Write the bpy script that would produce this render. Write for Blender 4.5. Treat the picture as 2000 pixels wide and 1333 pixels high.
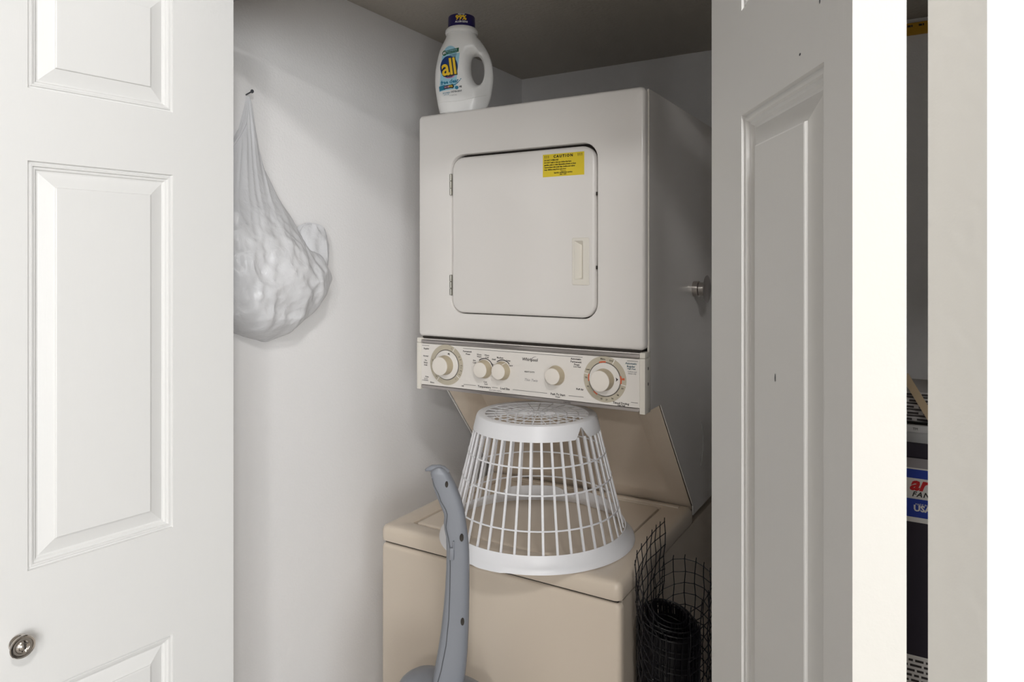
import bpy, bmesh, math, random
from mathutils import Vector, Matrix, noise
from mathutils.geometry import delaunay_2d_cdt
R = math.radians
PI = math.pi
scene = bpy.context.scene
for o in list(bpy.data.objects):
    bpy.data.objects.remove(o)
COL = scene.collection
random.seed(7)

# ------------------------------------------------------------------ camera
cam = bpy.data.cameras.new('camera')
cam.sensor_width = 36.0
cam.lens = 1365.0 / 2000 * 36
cam.shift_y = -(666.5 - 514.0) / 2000
cam.clip_start = 0.02
camo = bpy.data.objects.new('camera', cam)
COL.objects.link(camo)
camo.location = (0, 0, 1.5)
camo.rotation_euler = (R(90), 0, R(30.7))
scene.camera = camo
# ------------------------------------------------------------------ world, lights, exposure
LAMP_STRENGTH = 72.0
FAR_LAMP_STRENGTH = 185.0
WINDOW_POWER = 45.0
WORLD_STRENGTH = 0.4
EXPOSURE = 0.61
LAMP_POS = (0.37, -0.30, 2.56)
w = bpy.data.worlds.new('world')
scene.world = w
w.use_nodes = True
w.node_tree.nodes['Background'].inputs[0].default_value = (0.88, 0.94, 1.0, 1)
w.node_tree.nodes['Background'].inputs[1].default_value = WORLD_STRENGTH
for wy in (-1.7, -3.3):                      # added fill light at two unseen windows, themselves added
    al = bpy.data.lights.new('window_daylight', 'AREA')
    al.shape = 'RECTANGLE'
    al.size = 1.5
    al.size_y = 1.3
    al.energy = WINDOW_POWER
    al.color = (0.95, 0.98, 1.0)
    alo = bpy.data.objects.new('window_daylight', al)
    COL.objects.link(alo)
    alo.location = (2.58, wy, 1.525)
    alo.rotation_euler = (0, R(90), 0)
vs = scene.view_settings
vs.view_transform = 'Standard'
vs.look = 'None'
vs.exposure = EXPOSURE
vs.gamma = 1.0
vs.use_curve_mapping = False


# ------------------------------------------------------------------ helpers: materials
def srgb(r, g, b):
    f = lambda v: (v / 255 / 12.92) if v / 255 <= 0.04045 else ((v / 255 + 0.055) / 1.055) ** 2.4
    return (f(r), f(g), f(b), 1)


def mat(name, col, rough=0.5, metal=0.0, spec=0.5, bump=None, vary=0.0, vscale=6.0, emit=None, coat=0.0, sss=0.0, trans=0.0):
    m = bpy.data.materials.new(name)
    m.use_nodes = True
    nt = m.node_tree
    p = nt.nodes['Principled BSDF']
    p.inputs['Base Color'].default_value = col
    p.inputs['Roughness'].default_value = rough
    p.inputs['Metallic'].default_value = metal
    p.inputs['Specular IOR Level'].default_value = spec
    if coat:
        p.inputs['Coat Weight'].default_value = coat
        p.inputs['Coat Roughness'].default_value = 0.12
    if sss:
        p.inputs['Subsurface Weight'].default_value = sss
        p.inputs['Subsurface Radius'].default_value = (0.02, 0.02, 0.02)
        p.inputs['Subsurface Scale'].default_value = 0.3
    if emit:
        p.inputs['Emission Color'].default_value = emit[0]
        p.inputs['Emission Strength'].default_value = emit[1]
    tc = nt.nodes.new('ShaderNodeTexCoord')
    if vary:
        n = nt.nodes.new('ShaderNodeTexNoise')
        n.inputs['Scale'].default_value = vscale
        n.inputs['Detail'].default_value = 3
        nt.links.new(tc.outputs['Object'], n.inputs['Vector'])
        mx = nt.nodes.new('ShaderNodeMix')
        mx.data_type = 'RGBA'
        mx.inputs[6].default_value = tuple(c * (1 - vary) for c in col[:3]) + (1,)
        mx.inputs[7].default_value = tuple(min(1, c * (1 + vary)) for c in col[:3]) + (1,)
        nt.links.new(n.outputs['Fac'], mx.inputs[0])
        nt.links.new(mx.outputs[2], p.inputs['Base Color'])
    if bump:
        scale, strength, dist = bump[:3]
        n = nt.nodes.new('ShaderNodeTexNoise')
        n.inputs['Scale'].default_value = scale
        n.inputs['Detail'].default_value = 4
        src = tc.outputs['Object']
        if len(bump) > 3:
            mp = nt.nodes.new('ShaderNodeMapping')
            mp.inputs['Scale'].default_value = bump[3]
            nt.links.new(src, mp.inputs['Vector'])
            src = mp.outputs['Vector']
        nt.links.new(src, n.inputs['Vector'])
        b = nt.nodes.new('ShaderNodeBump')
        b.inputs['Strength'].default_value = strength
        b.inputs['Distance'].default_value = dist
        nt.links.new(n.outputs['Fac'], b.inputs['Height'])
        nt.links.new(b.outputs['Normal'], p.inputs['Normal'])
    return m


M = {}
M['wall'] = mat('wall_paint', srgb(245, 243, 242), 0.85, bump=(210, 0.35, 0.002), vary=0.015)
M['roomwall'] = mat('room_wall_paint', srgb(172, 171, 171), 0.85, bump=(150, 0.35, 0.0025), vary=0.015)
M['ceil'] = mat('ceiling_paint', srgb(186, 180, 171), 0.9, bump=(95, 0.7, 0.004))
M['carpet'] = mat('carpet', srgb(190, 184, 176), 0.95, bump=(300, 0.8, 0.004), vary=0.12, vscale=60)
M['door'] = mat('door_paint', srgb(229, 228, 226), 0.42, bump=(60, 0.12, 0.0008, (9, 9, 0.5)))
M['dooredge'] = mat('door_edge_paint', srgb(201, 198, 192), 0.6, bump=(90, 0.3, 0.0012))
M['nickel'] = mat('brushed_nickel', srgb(206, 200, 194), 0.14, metal=1.0)
M['steel'] = mat('hinge_steel', srgb(170, 168, 160), 0.35, metal=1.0)
M['enamel'] = mat('bisque_enamel', srgb(237, 233, 229), 0.32, vary=0.012, vscale=3, coat=0.15)
M['enamel2'] = mat('bisque_enamel_washer', srgb(220, 206, 189), 0.34, vary=0.012, vscale=3, coat=0.12)
M['panel'] = mat('control_panel_face', srgb(238, 233, 227), 0.38)
M['plastic'] = mat('ivory_plastic', srgb(236, 231, 221), 0.4)
M['knobside'] = mat('knob_beige_plastic', srgb(196, 182, 156), 0.45)
M['knobcap'] = mat('knob_cap', srgb(241, 234, 225), 0.35)
M['ring'] = mat('dial_ring_print', srgb(196, 187, 168), 0.5)
M['dark'] = mat('dark_gap', srgb(46, 40, 34), 0.7)
M['black'] = mat('black_print', srgb(58, 52, 50), 0.6)
M['orange'] = mat('orange_print', srgb(214, 106, 70), 0.5)
M['teal'] = mat('teal_print', srgb(60, 92, 104), 0.5)
M['chrome'] = mat('trim_strip_metal', srgb(178, 172, 170), 0.28, metal=0.8)
M['yellow'] = mat('caution_yellow', srgb(232, 206, 48), 0.5)
M['stkblack'] = mat('sticker_black', srgb(40, 36, 16), 0.6)
M['basket'] = mat('basket_white_plastic', srgb(240, 240, 243), 0.35, sss=0.05)
M['bottle'] = mat('bottle_white_plastic', srgb(247, 246, 244), 0.33, sss=0.08)
M['cap'] = mat('bottle_cap_navy', srgb(34, 24, 92), 0.35)
M['lab_sky'] = mat('label_sky_blue', srgb(166, 214, 232), 0.45)
M['lab_navy'] = mat('label_navy', srgb(22, 58, 120), 0.45)
M['lab_green'] = mat('label_green', srgb(26, 92, 56), 0.45)
M['lab_yellow'] = mat('label_yellow', srgb(250, 208, 46), 0.45)
M['lab_pink'] = mat('label_pink', srgb(222, 160, 190), 0.45)
M['lab_teal'] = mat('label_teal', srgb(40, 128, 160), 0.45)
M['lab_dark'] = mat('label_dark', srgb(26, 34, 44), 0.5)
M['lab_white'] = mat('label_white', srgb(240, 240, 240), 0.5)
M['grey'] = mat('grey_plastic', srgb(130, 133, 140), 0.42, bump=(400, 0.05, 0.0005))
M['grey2'] = mat('dark_grey_plastic', srgb(74, 76, 80), 0.5)
M['net'] = mat('black_net_plastic', srgb(24, 23, 27), 0.4)
M['yellowstick'] = mat('yellow_lacquer', srgb(214, 164, 40), 0.5)
M['carton'] = mat('black_carton', srgb(40, 32, 46), 0.55, vary=0.1)
M['cartongrey'] = mat('carton_grey', srgb(150, 144, 146), 0.6)
M['cartonwhite'] = mat('carton_white', srgb(226, 222, 218), 0.6)
M['cartonblue'] = mat('carton_blue', srgb(30, 58, 160), 0.55)
M['cartonred'] = mat('carton_red', srgb(206, 30, 34), 0.55)
M['tan'] = mat('tan_wood', srgb(190, 168, 136), 0.6, bump=(40, 0.2, 0.001, (8, 8, 1)))
M['paper'] = mat('newsprint', srgb(186, 182, 180), 0.8)
M['tub'] = mat('grey_tub_plastic', srgb(206, 204, 202), 0.5)
M['lampmetal'] = mat('lamp_base_white', srgb(235, 235, 232), 0.4)
M['lampglass'] = mat('lamp_glass', srgb(250, 246, 238), 0.4, emit=((1.0, 0.995, 0.99, 1), LAMP_STRENGTH))
M['lampglassfar'] = mat('lamp_glass_far', srgb(250, 246, 238), 0.4, emit=((1.0, 0.995, 0.99, 1), FAR_LAMP_STRENGTH))
M['frame'] = mat('window_frame_white', srgb(238, 238, 236), 0.4)


def glass_mat():
    m = bpy.data.materials.new('window_glass')
    m.use_nodes = True
    p = m.node_tree.nodes['Principled BSDF']
    p.inputs['Transmission Weight'].default_value = 1.0
    p.inputs['Roughness'].default_value = 0.02
    p.inputs['IOR'].default_value = 1.1
    return m


M['glass'] = glass_mat()


def film_mat(name, transp, col):
    m = bpy.data.materials.new(name)
    m.use_nodes = True
    nt = m.node_tree
    nt.nodes.clear()
    out = nt.nodes.new('ShaderNodeOutputMaterial')
    p = nt.nodes.new('ShaderNodeBsdfPrincipled')
    p.inputs['Base Color'].default_value = col
    p.inputs['Roughness'].default_value = 0.24
    tl = nt.nodes.new('ShaderNodeBsdfTranslucent')
    tl.inputs['Color'].default_value = col
    tr = nt.nodes.new('ShaderNodeBsdfTransparent')
    m1 = nt.nodes.new('ShaderNodeMixShader')
    m1.inputs[0].default_value = 0.25
    m2 = nt.nodes.new('ShaderNodeMixShader')
    m2.inputs[0].default_value = transp
    tc = nt.nodes.new('ShaderNodeTexCoord')
    n = nt.nodes.new('ShaderNodeTexNoise')
    n.inputs['Scale'].default_value = 38
    n.inputs['Detail'].default_value = 5
    n.inputs['Distortion'].default_value = 1.2
    b = nt.nodes.new('ShaderNodeBump')
    b.inputs['Strength'].default_value = 0.5
    b.inputs['Distance'].default_value = 0.005
    L = nt.links.new
    L(tc.outputs['Object'], n.inputs['Vector'])
    L(n.outputs['Fac'], b.inputs['Height'])
    L(b.outputs['Normal'], p.inputs['Normal'])
    L(p.outputs[0], m1.inputs[1])
    L(tl.outputs[0], m1.inputs[2])
    L(m1.outputs[0], m2.inputs[1])
    L(tr.outputs[0], m2.inputs[2])
    L(m2.outputs[0], out.inputs[0])
    return m


M['film'] = film_mat('bag_film', 0.14, srgb(251, 251, 253))
M['contents'] = film_mat('bag_contents', 0.0, srgb(250, 247, 245))


# ------------------------------------------------------------------ helpers: objects
def tag(o, label=None, cat=None, group=None, kind=None):
    if label: o['label'] = label
    if cat: o['category'] = cat
    if group: o['group'] = group
    if kind: o['kind'] = kind
    return o


def thing(name, label, cat, loc=(0, 0, 0), rotz=0.0, group=None, kind=None):
    o = bpy.data.objects.new(name, None)
    o.empty_display_size = 0.05
    COL.objects.link(o)
    o.location = loc
    o.rotation_euler = (0, 0, rotz)
    tag(o, label, cat, group, kind)
    return o


def obj(name, bm, mats, parent=None, world=True, smooth=True, angle=35, label=None):
    """link bm as one mesh object; world=True means its coordinates are world ones and the parents only translate"""
    if parent is not None and world:
        off = Vector((0, 0, 0))
        q = parent
        while q is not None:
            off += q.location
            q = q.parent
        bmesh.ops.translate(bm, verts=bm.verts, vec=-off)
    bmesh.ops.recalc_face_normals(bm, faces=bm.faces)
    me = bpy.data.meshes.new(name)
    bm.to_mesh(me)
    bm.free()
    if not isinstance(mats, (list, tuple)): mats = [mats]
    for m in mats: me.materials.append(M[m])
    if smooth:
        me.polygons.foreach_set('use_smooth', [True] * len(me.polygons))
        me.set_sharp_from_angle(angle=R(angle))
    o = bpy.data.objects.new(name, me)
    COL.objects.link(o)
    if parent is not None: o.parent = parent
    if label: o['label'] = label
    return o


def link_copy(src, parent, loc=None, rot=None):
    o = src.copy()
    COL.objects.link(o)
    o.parent = parent
    if loc is not None: o.location = loc
    if rot is not None: o.rotation_euler = rot
    return o


def box(bm, x0, x1, y0, y1, z0, z1, mi=0, bev=0.0, seg=2):
    vs_ = [bm.verts.new((x, y, z)) for x in (x0, x1) for y in (y0, y1) for z in (z0, z1)]
    a, b, c, d, e, f, g, h = vs_
    fs = [bm.faces.new(q) for q in ((a, b, d, c), (e, g, h, f), (a, e, f, b), (c, d, h, g), (a, c, g, e), (b, f, h, d))]
    for f_ in fs: f_.material_index = mi
    if bev:
        es = set()
        for f_ in fs: es.update(f_.edges)
        r = bmesh.ops.bevel(bm, geom=list(es), offset=bev, segments=seg, profile=0.5, affect='EDGES', clamp_overlap=True)
        for f_ in r['faces']: f_.material_index = mi
    return fs


def B():
    return bmesh.new()


def rr(x0, x1, z0, z1, r, n=7):
    pts = []
    for cx, cz, a0 in ((x1 - r, z1 - r, 0), (x0 + r, z1 - r, 90), (x0 + r, z0 + r, 180), (x1 - r, z0 + r, 270)):
        for k in range(n + 1):
            a = R(a0 + 90 * k / n)
            pts.append((cx + r * math.cos(a), cz + r * math.sin(a)))
    return pts


def loft(bm, loops, close=True, cap0=False, cap1=False, mi=0, mis=None):
    rows = [[bm.verts.new(p) for p in lp] for lp in loops]
    n = len(rows[0])
    for k in range(len(rows) - 1):
        for i in range(n if close else n - 1):
            j = (i + 1) % n
            f = bm.faces.new((rows[k][i], rows[k][j], rows[k + 1][j], rows[k + 1][i]))
            f.material_index = mis[k] if mis else mi
    if cap0: bm.faces.new(rows[0][::-1]).material_index = mis[0] if mis else mi
    if cap1: bm.faces.new(rows[-1]).material_index = mis[-1] if mis else mi
    return rows


def at_y(pts, y):
    return [(x, y, z) for x, z in pts]


def at_z(pts, z):
    return [(x, y, z) for x, y in pts]


def lathe_y(bm, x, z, prof, n=32, cap0=True, cap1=True, mi=0, mis=None):
    """prof = [(radius, y)]; axis along Y"""
    loops = [[(x + r * math.cos(2 * PI * k / n), y, z + r * math.sin(2 * PI * k / n)) for k in range(n)] for r, y in prof]
    loft(bm, loops, True, cap0, cap1, mi, mis)


def lathe_z(bm, x, y, prof, n=40, cap0=True, cap1=True, mi=0):
    loops = [[(x + r * math.cos(2 * PI * k / n), y + r * math.sin(2 * PI * k / n), z) for k in range(n)] for r, z in prof]
    loft(bm, loops, True, cap0, cap1, mi)


def tube(bm, pts, r, n=5, closed=False, mi=0, caps=True):
    P = [Vector(p) for p in pts]
    m = len(P)
    rows = []
    up = None
    for i in range(m):
        if closed:
            t = P[(i + 1) % m] - P[i - 1]
        else:
            t = P[min(i + 1, m - 1)] - P[max(i - 1, 0)]
        t.normalize()
        if up is None:
            up = Vector((0, 0, 1)) if abs(t.z) < 0.9 else Vector((1, 0, 0))
        a = t.cross(up)
        if a.length < 1e-5: a = t.cross(Vector((0.3, 1, 0.2)))
        a.normalize()
        b = a.cross(t)
        up = b
        rad = r[i] if isinstance(r, (list, tuple)) else r
        rows.append([bm.verts.new(P[i] + a * math.cos(2 * PI * k / n) * rad + b * math.sin(2 * PI * k / n) * rad) for k in range(n)])
    for i in range(m if closed else m - 1):
        q = (i + 1) % m
        for k in range(n):
            l = (k + 1) % n
            bm.faces.new((rows[i][k], rows[i][l], rows[q][l], rows[q][k])).material_index = mi
    if caps and not closed:
        bm.faces.new(rows[0][::-1]).material_index = mi
        bm.faces.new(rows[-1]).material_index = mi


def text_geo(s, size, align='CENTER', shear=0.0, bold=0.0, space=1.0, res=2):
    """flat lettering as (verts2d, faces)"""
    cu = bpy.data.curves.new('lettering', 'FONT')
    cu.body = s
    cu.size = size
    cu.align_x = align
    cu.align_y = 'CENTER'
    cu.shear = shear
    cu.offset = bold
    cu.space_character = space
    cu.resolution_u = res
    cu.fill_mode = 'FRONT'
    o = bpy.data.objects.new('lettering', cu)
    COL.objects.link(o)
    dg = bpy.context.evaluated_depsgraph_get()
    me = bpy.data.meshes.new_from_object(o.evaluated_get(dg))
    v = [(p.co.x, p.co.y) for p in me.vertices]
    f = [tuple(p.vertices) for p in me.polygons]
    bpy.data.objects.remove(o)
    bpy.data.curves.remove(cu)
    bpy.data.meshes.remove(me)
    return v, f


def put_flat(bm, geo, fn, mi, rot=0.0, at=(0, 0), sx=1.0):
    v, f = geo
    c, s = math.cos(rot), math.sin(rot)
    vv = [bm.verts.new(fn(at[0] + (x * sx) * c - y * s, at[1] + (x * sx) * s + y * c)) for x, y in v]
    for q in f:
        try:
            bm.faces.new([vv[i] for i in q]).material_index = mi
        except ValueError:
            pass


def text_on(bm, s, size, x, z, y, mi=0, **k):
    rot = k.pop('rot', 0.0)
    sx = k.pop('sx', 1.0)
    put_flat(bm, text_geo(s, size, **k), lambda a, b: (a, y, b), mi, rot, (x, z), sx)


def quad_y(bm, x0, x1, z0, z1, y, mi=0):
    f = bm.faces.new([bm.verts.new(p) for p in ((x0, y, z0), (x1, y, z0), (x1, y, z1), (x0, y, z1))])
    f.material_index = mi
    return f


def annulus_y(bm, x, z, r0, r1, y, a0=0, a1=360, n=48, mi=0):
    rows = []
    for k in range(n + 1):
        a = R(a0 + (a1 - a0) * k / n)
        rows.append([bm.verts.new((x + r * math.cos(a), y, z + r * math.sin(a))) for r in (r0, r1)])
    for k in range(n):
        bm.faces.new((rows[k][0], rows[k][1], rows[k + 1][1], rows[k + 1][0])).material_index = mi


# ------------------------------------------------------------------ the setting
XL, YB, ZC = -1.3218, 2.30, 2.197           # closet left wall, back wall, ceiling
XR = 0.50
YF0, YF1 = 0.82, 0.93                       # front wall of the closet
JL, JR, HEAD = -1.3218, 0.262, 2.03         # opening
RX0, RX1, RY0, RZ = -4.2, 2.6, -4.6, 2.64


def struct(name, bm, m, label=None, parent=None):
    o = obj(name, bm, m, parent, smooth=False)
    if parent is None: tag(o, label, None, None, 'structure')
    return o


b = B(); box(b, RX0 - 0.1, RX1 + 0.1, RY0 - 0.1, YB + 0.1, -0.08, 0.0); struct('floor', b, 'carpet', 'beige carpet floor of the room and closet')
b = B(); box(b, XL - 0.1, XL, YF1, YB + 0.1, 0, ZC + 0.1); struct('wall_left', b, 'wall', 'white textured closet wall with the hanging bag')
b = B(); box(b, XL, XR, YB, YB + 0.1, 0, ZC + 0.1); struct('wall_back', b, 'wall', 'back wall of the closet behind the dryer')
b = B(); box(b, XR, XR + 0.1, YF1, YB + 0.1, 0, ZC + 0.1); struct('wall_right', b, 'wall', 'right wall of the closet in shade')
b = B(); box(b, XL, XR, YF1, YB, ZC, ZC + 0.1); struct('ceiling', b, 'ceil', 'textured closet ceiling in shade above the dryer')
b = B()
box(b, RX0, JL, YF0, YF1, 0, RZ)
box(b, JR, RX1, YF0, YF1, 0, RZ)
box(b, JL, JR, YF0, YF1, HEAD, RZ)
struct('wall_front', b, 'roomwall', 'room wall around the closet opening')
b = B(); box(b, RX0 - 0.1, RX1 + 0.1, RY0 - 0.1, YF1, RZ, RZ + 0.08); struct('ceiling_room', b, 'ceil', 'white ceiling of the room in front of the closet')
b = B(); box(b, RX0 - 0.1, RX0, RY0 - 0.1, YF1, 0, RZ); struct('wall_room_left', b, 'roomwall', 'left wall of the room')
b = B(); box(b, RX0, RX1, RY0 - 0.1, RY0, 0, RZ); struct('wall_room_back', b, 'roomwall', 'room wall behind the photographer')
WINS = [(-2.4, -1.0), (-4.0, -2.6)]  # unseen windows, added to give side light
WZ0, WZ1 = 0.75, 2.3
b = B()
for y0, y1 in ((RY0 - 0.1, -4.0), (-2.6, -2.4), (-1.0, YF1)): box(b, RX1, RX1 + 0.1, y0, y1, 0, RZ)
for WY0, WY1 in WINS:
    box(b, RX1, RX1 + 0.1, WY0, WY1, 0, WZ0)
    box(b, RX1, RX1 + 0.1, WY0, WY1, WZ1, RZ)
struct('wall_room_right', b, 'roomwall', 'right wall of the room with two windows')
for wi, (WY0, WY1) in enumerate(WINS):
    win = thing('window_%d' % (wi + 1), ['white framed window nearer the closet in the right room wall', 'white framed window farther from the closet in the right room wall'][wi], None, (RX1 + 0.05, (WY0 + WY1) / 2, WZ0), kind='structure')
    b = B()
    for a0, a1 in ((WY0, WY0 + 0.05), (WY1 - 0.05, WY1)): box(b, RX1 + 0.02, RX1 + 0.08, a0, a1, WZ0, WZ1)
    for a0, a1 in ((WZ0, WZ0 + 0.05), (WZ1 - 0.05, WZ1), (1.5, 1.54)): box(b, RX1 + 0.02, RX1 + 0.08, WY0 + 0.05, WY1 - 0.05, a0, a1)
    obj('window_frame', b, 'frame', win, smooth=False)
    for z0, z1 in ((WZ0 + 0.05, 1.5), (1.54, WZ1 - 0.05)):
        b = B(); box(b, RX1 + 0.048, RX1 + 0.052, WY0 + 0.05, WY1 - 0.05, z0, z1); obj('pane', b, 'glass', win, smooth=False)
b = B(); box(b, JL + 0.02, JR - 0.02, 0.85, 0.885, HEAD - 0.018, HEAD); struct('trim_1', b, 'steel', 'bifold door track under the opening head')

# unseen ceiling lamps, added to light the doors and closet
def added_ceiling_lamp(label, pos, glass):
    lamp = thing('ceiling_lamp', label, 'lamp', (pos[0], pos[1], RZ))
    b = B(); lathe_z(b, pos[0], pos[1], [(0.05, RZ), (0.13, RZ), (0.135, RZ - 0.02), (0.125, RZ - 0.03)]); obj('lamp_base', b, 'lampmetal', lamp)
    b = B()
    lathe_z(b, pos[0], pos[1], [(0.118, RZ - 0.028), (0.118, RZ - 0.04)] + [(0.118 * math.cos(R(a)), RZ - 0.04 - 0.085 * math.sin(R(a))) for a in (15, 30, 45, 60, 75, 88)], n=32)
    obj('lamp_shade', b, glass, lamp)


added_ceiling_lamp('round white glass ceiling lamp lit just before the closet', LAMP_POS, 'lampglass')
added_ceiling_lamp('round white glass ceiling lamp lit at the far end of the room', (1.4, -2.4), 'lampglassfar')


# ------------------------------------------------------------------ bifold doors
def leaf(parent, origin, ang, W, g0, g1, name='leaf'):
    """door leaf: local x along its width, room face y=0, thickness to +y, z up"""
    T = 0.038
    Z0, Z1 = 0.015, 2.005
    grooves = [(0.235, 0.8465), (1.0345, 1.655), (1.765, 1.945 + 0.032)]
    b = B()
    xs = [0, g0, g1, W]
    zs = [Z0]
    for a, c in grooves: zs += [a, c]
    zs.append(Z1)
    for y, flip in ((0.0, False), (T, True)):
        grid = [[b.verts.new((x, y, z)) for z in zs] for x in xs]
        for i in range(3):
            for k in range(len(zs) - 1):
                if i == 1 and k % 2 == 1 and y == 0.0: continue
                b.faces.new((grid[i][k], grid[i + 1][k], grid[i + 1][k + 1], grid[i][k + 1]))
    es = {}
    # edge strips
    for (xa, xb) in ((0, 0), (W, W)):
        q = [b.verts.new(p) for p in ((xa, 0, Z0), (xa, T, Z0), (xa, T, Z1), (xa, 0, Z1))]
        b.faces.new(q).material_index = 1
    for z in (Z0, Z1):
        q = [b.verts.new(p) for p in ((0, 0, z), (W, 0, z), (W, T, z), (0, T, z))]
        b.faces.new(q).material_index = 1
    bmesh.ops.remove_doubles(b, verts=b.verts, dist=1e-5)
    lf = obj(name, b, ['door', 'dooredge'], parent, world=False, smooth=False)
    lf.location = (origin[0] - parent.location.x, origin[1] - parent.location.y, 0)
    lf.rotation_euler = (0, 0, ang)
    prof = [(0, 0), (0.0012, 0.0042), (0.0035, 0.0045), (0.0048, 0.0022), (0.0072, 0.0026), (0.0084, 0.0058), (0.0115, 0.0062), (0.0135, 0.0092), (0.016, 0.0098), (0.0375, 0.0035), (0.0382, 0.0012), (0.0395, 0.0006)]
    for a, c in grooves:
        b = B()
        loops = [[(g0 + d, y, a + d), (g1 - d, y, a + d), (g1 - d, y, c - d), (g0 + d, y, c - d)] for d, y in prof]
        loft(b, loops, True, False, True)
        obj('panel', b, 'door', lf, world=False, smooth=False)
    return lf


def ang(v): return math.atan2(v[1], v[0])


d1 = thing('door_1', 'white panelled bifold door folded open on the left with round knob', None, (-1.2, 0.68, 0), kind='structure')
u = Vector((0.11291, 0.9936))
n0 = Vector((-1.1663, 0.5335)) - u * 0.053
lead = leaf(d1, n0, ang(u), 0.3896, 0.053, 0.2744)
u2 = Vector((0.11291, -0.9936))
near = Vector((-1.262, 0.481))
outer = leaf(d1, near - u2 * 0.3896, ang(u2), 0.3896, 0.115, 0.3366)
# knob on the leading leaf (local leaf coordinates; room side is -y)
b = B()
kx, kz = 0.053 - 0.0130, 0.933
lathe_y(b, kx, kz, [(0.011, 0.0005), (0.0125, -0.002), (0.0115, -0.004), (0.008, -0.008), (0.0085, -0.013), (0.014, -0.0165), (0.0165, -0.019), (0.0168, -0.021), (0.0155, -0.0226),
                    (0.0135, -0.0222), (0.0125, -0.0205), (0.0098, -0.0205), (0.0088, -0.0222), (0.0062, -0.0236), (0.005, -0.0226), (0.0038, -0.0234), (0.0015, -0.0243)], n=36)
obj('knob', b, 'nickel', lead, world=False, label='round ringed brushed nickel knob')
d2 = thing('door_2', 'white panelled bifold door half folded on the right, edges towards the room', None, (0.0, 0.70, 0), kind='structure')
ua = Vector((0.5066, -0.8622))
leafA = leaf(d2, Vector((-0.22373, 0.84950)), ang(ua), 0.3526, 0.111, 0.307)
ub = Vector((0.5, 0.8660))
leafB = leaf(d2, Vector((0.0335, 0.546)), ang(ub), 0.3526, 0.046, 0.242)
# small chip marks on the shaded leaf
b = B()
for mx, mz, rw, rh in ((0.205, 1.395, 0.0012, 0.004), (0.262, 1.674, 0.002, 0.0012), (0.3, 1.705, 0.0012, 0.003)):
    loft(b, [[(mx + rw * f * math.cos(t), yy, mz + rh * f * math.sin(t)) for t in [k * PI / 4 for k in range(8)]] for f, yy in ((1.0, -0.0001 if mx > 0.25 else 0.0004), (0.4, -0.0004 if mx > 0.25 else 0.0001))], True, False, True)
obj('chip', b, 'grey2', leafA, world=False)
# hinges between the leaves (inside the fold)
for dd, p0 in ((d1, (-1.217, 0.4855)), (d2, (-0.006, 0.569))):
    for z in (0.30, 0.62, 1.90):
        b = B()
        lathe_z(b, p0[0], p0[1], [(0.0045, z - 0.035), (0.0045, z + 0.035)], n=12)
        obj('hinge', b, 'steel', dd)

# ------------------------------------------------------------------ stacked washer dryer
X0, X1 = -1.1135, -0.5088
YD, YW = 1.4075, 1.2662
XC = (X0 + X1) / 2
unit = thing('stacked_washer_dryer', 'bisque stacked washer and dryer unit standing in the closet', 'washer dryer', (XC, 1.66, 0))

# dryer cabinet with the slanted legs down to the washer
YBK = 2.12
b = B()
sideprof = [(YD + 0.024, 1.8725), (YBK, 1.8725), (YBK, 0.86), (1.757, 0.86), (1.757, 0.884), (1.507, 1.184), (YD + 0.024, 1.184)]
for xa, xb in ((X0 + 0.001, X0 + 0.0035), (X1 - 0.0035, X1 - 0.001)):
    loft(b, [[(xx, y, z) for y, z in sideprof] for xx in (xa, xb)], True, True, True)
box(b, X0 + 0.0035, X1 - 0.0035, YD + 0.024, YBK, 1.853, 1.8725)
box(b, X0 + 0.0035, X1 - 0.0035, YBK - 0.02, YBK, 0.86, 1.853)
box(b, X0 + 0.0035, X1 - 0.0035, YD + 0.024, YBK - 0.02, 1.184, 1.20)
obj('dryer_cabinet', b, 'enamel', unit, smooth=False)
# thin bright flange line between front and cabinet
b = B(); box(b, X1 - 0.004, X1 + 0.0006, YD + 0.020, YD + 0.0235, 1.19, 1.870, bev=0.0008, seg=1)
obj('cabinet_flange', b, 'plastic', unit)
# front panel with the door opening
dx0, dx1, dz0, dz1 = -1.0115, -0.6192, 1.3758, 1.7658
b = B()
fo = lambda d: rr(X0 + d, X1 - 0.002 - d, 1.3145 + d, 1.874 - d, max(0.012 - d, 0.002))
fi = lambda d: rr(dx0 - d, dx1 + d, dz0 - d, dz1 + d, 0.036 + d)
loft(b, [at_y(fo(0.0), YD + 0.02), at_y(fo(0.0), YD + 0.008), at_y(fo(0.0012), YD + 0.0045), at_y(fo(0.0035), YD + 0.0018), at_y(fo(0.007), YD),
         at_y(fi(0.004), YD), at_y(fi(0.0012), YD + 0.0008), at_y(fi(0.0), YD + 0.003), at_y(fi(0.0), YD + 0.02)], True)
loft(b, [at_y(fo(0.0), YD + 0.02), at_y(fi(0.0), YD + 0.02)], True)
obj('dryer_front', b, 'enamel', unit)
b = B(); box(b, dx0 - 0.02, dx1 + 0.02, YD + 0.0205, YD + 0.0235, dz0 - 0.02, dz1 + 0.02)
obj('door_well', b, 'dark', unit, smooth=False)
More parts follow.
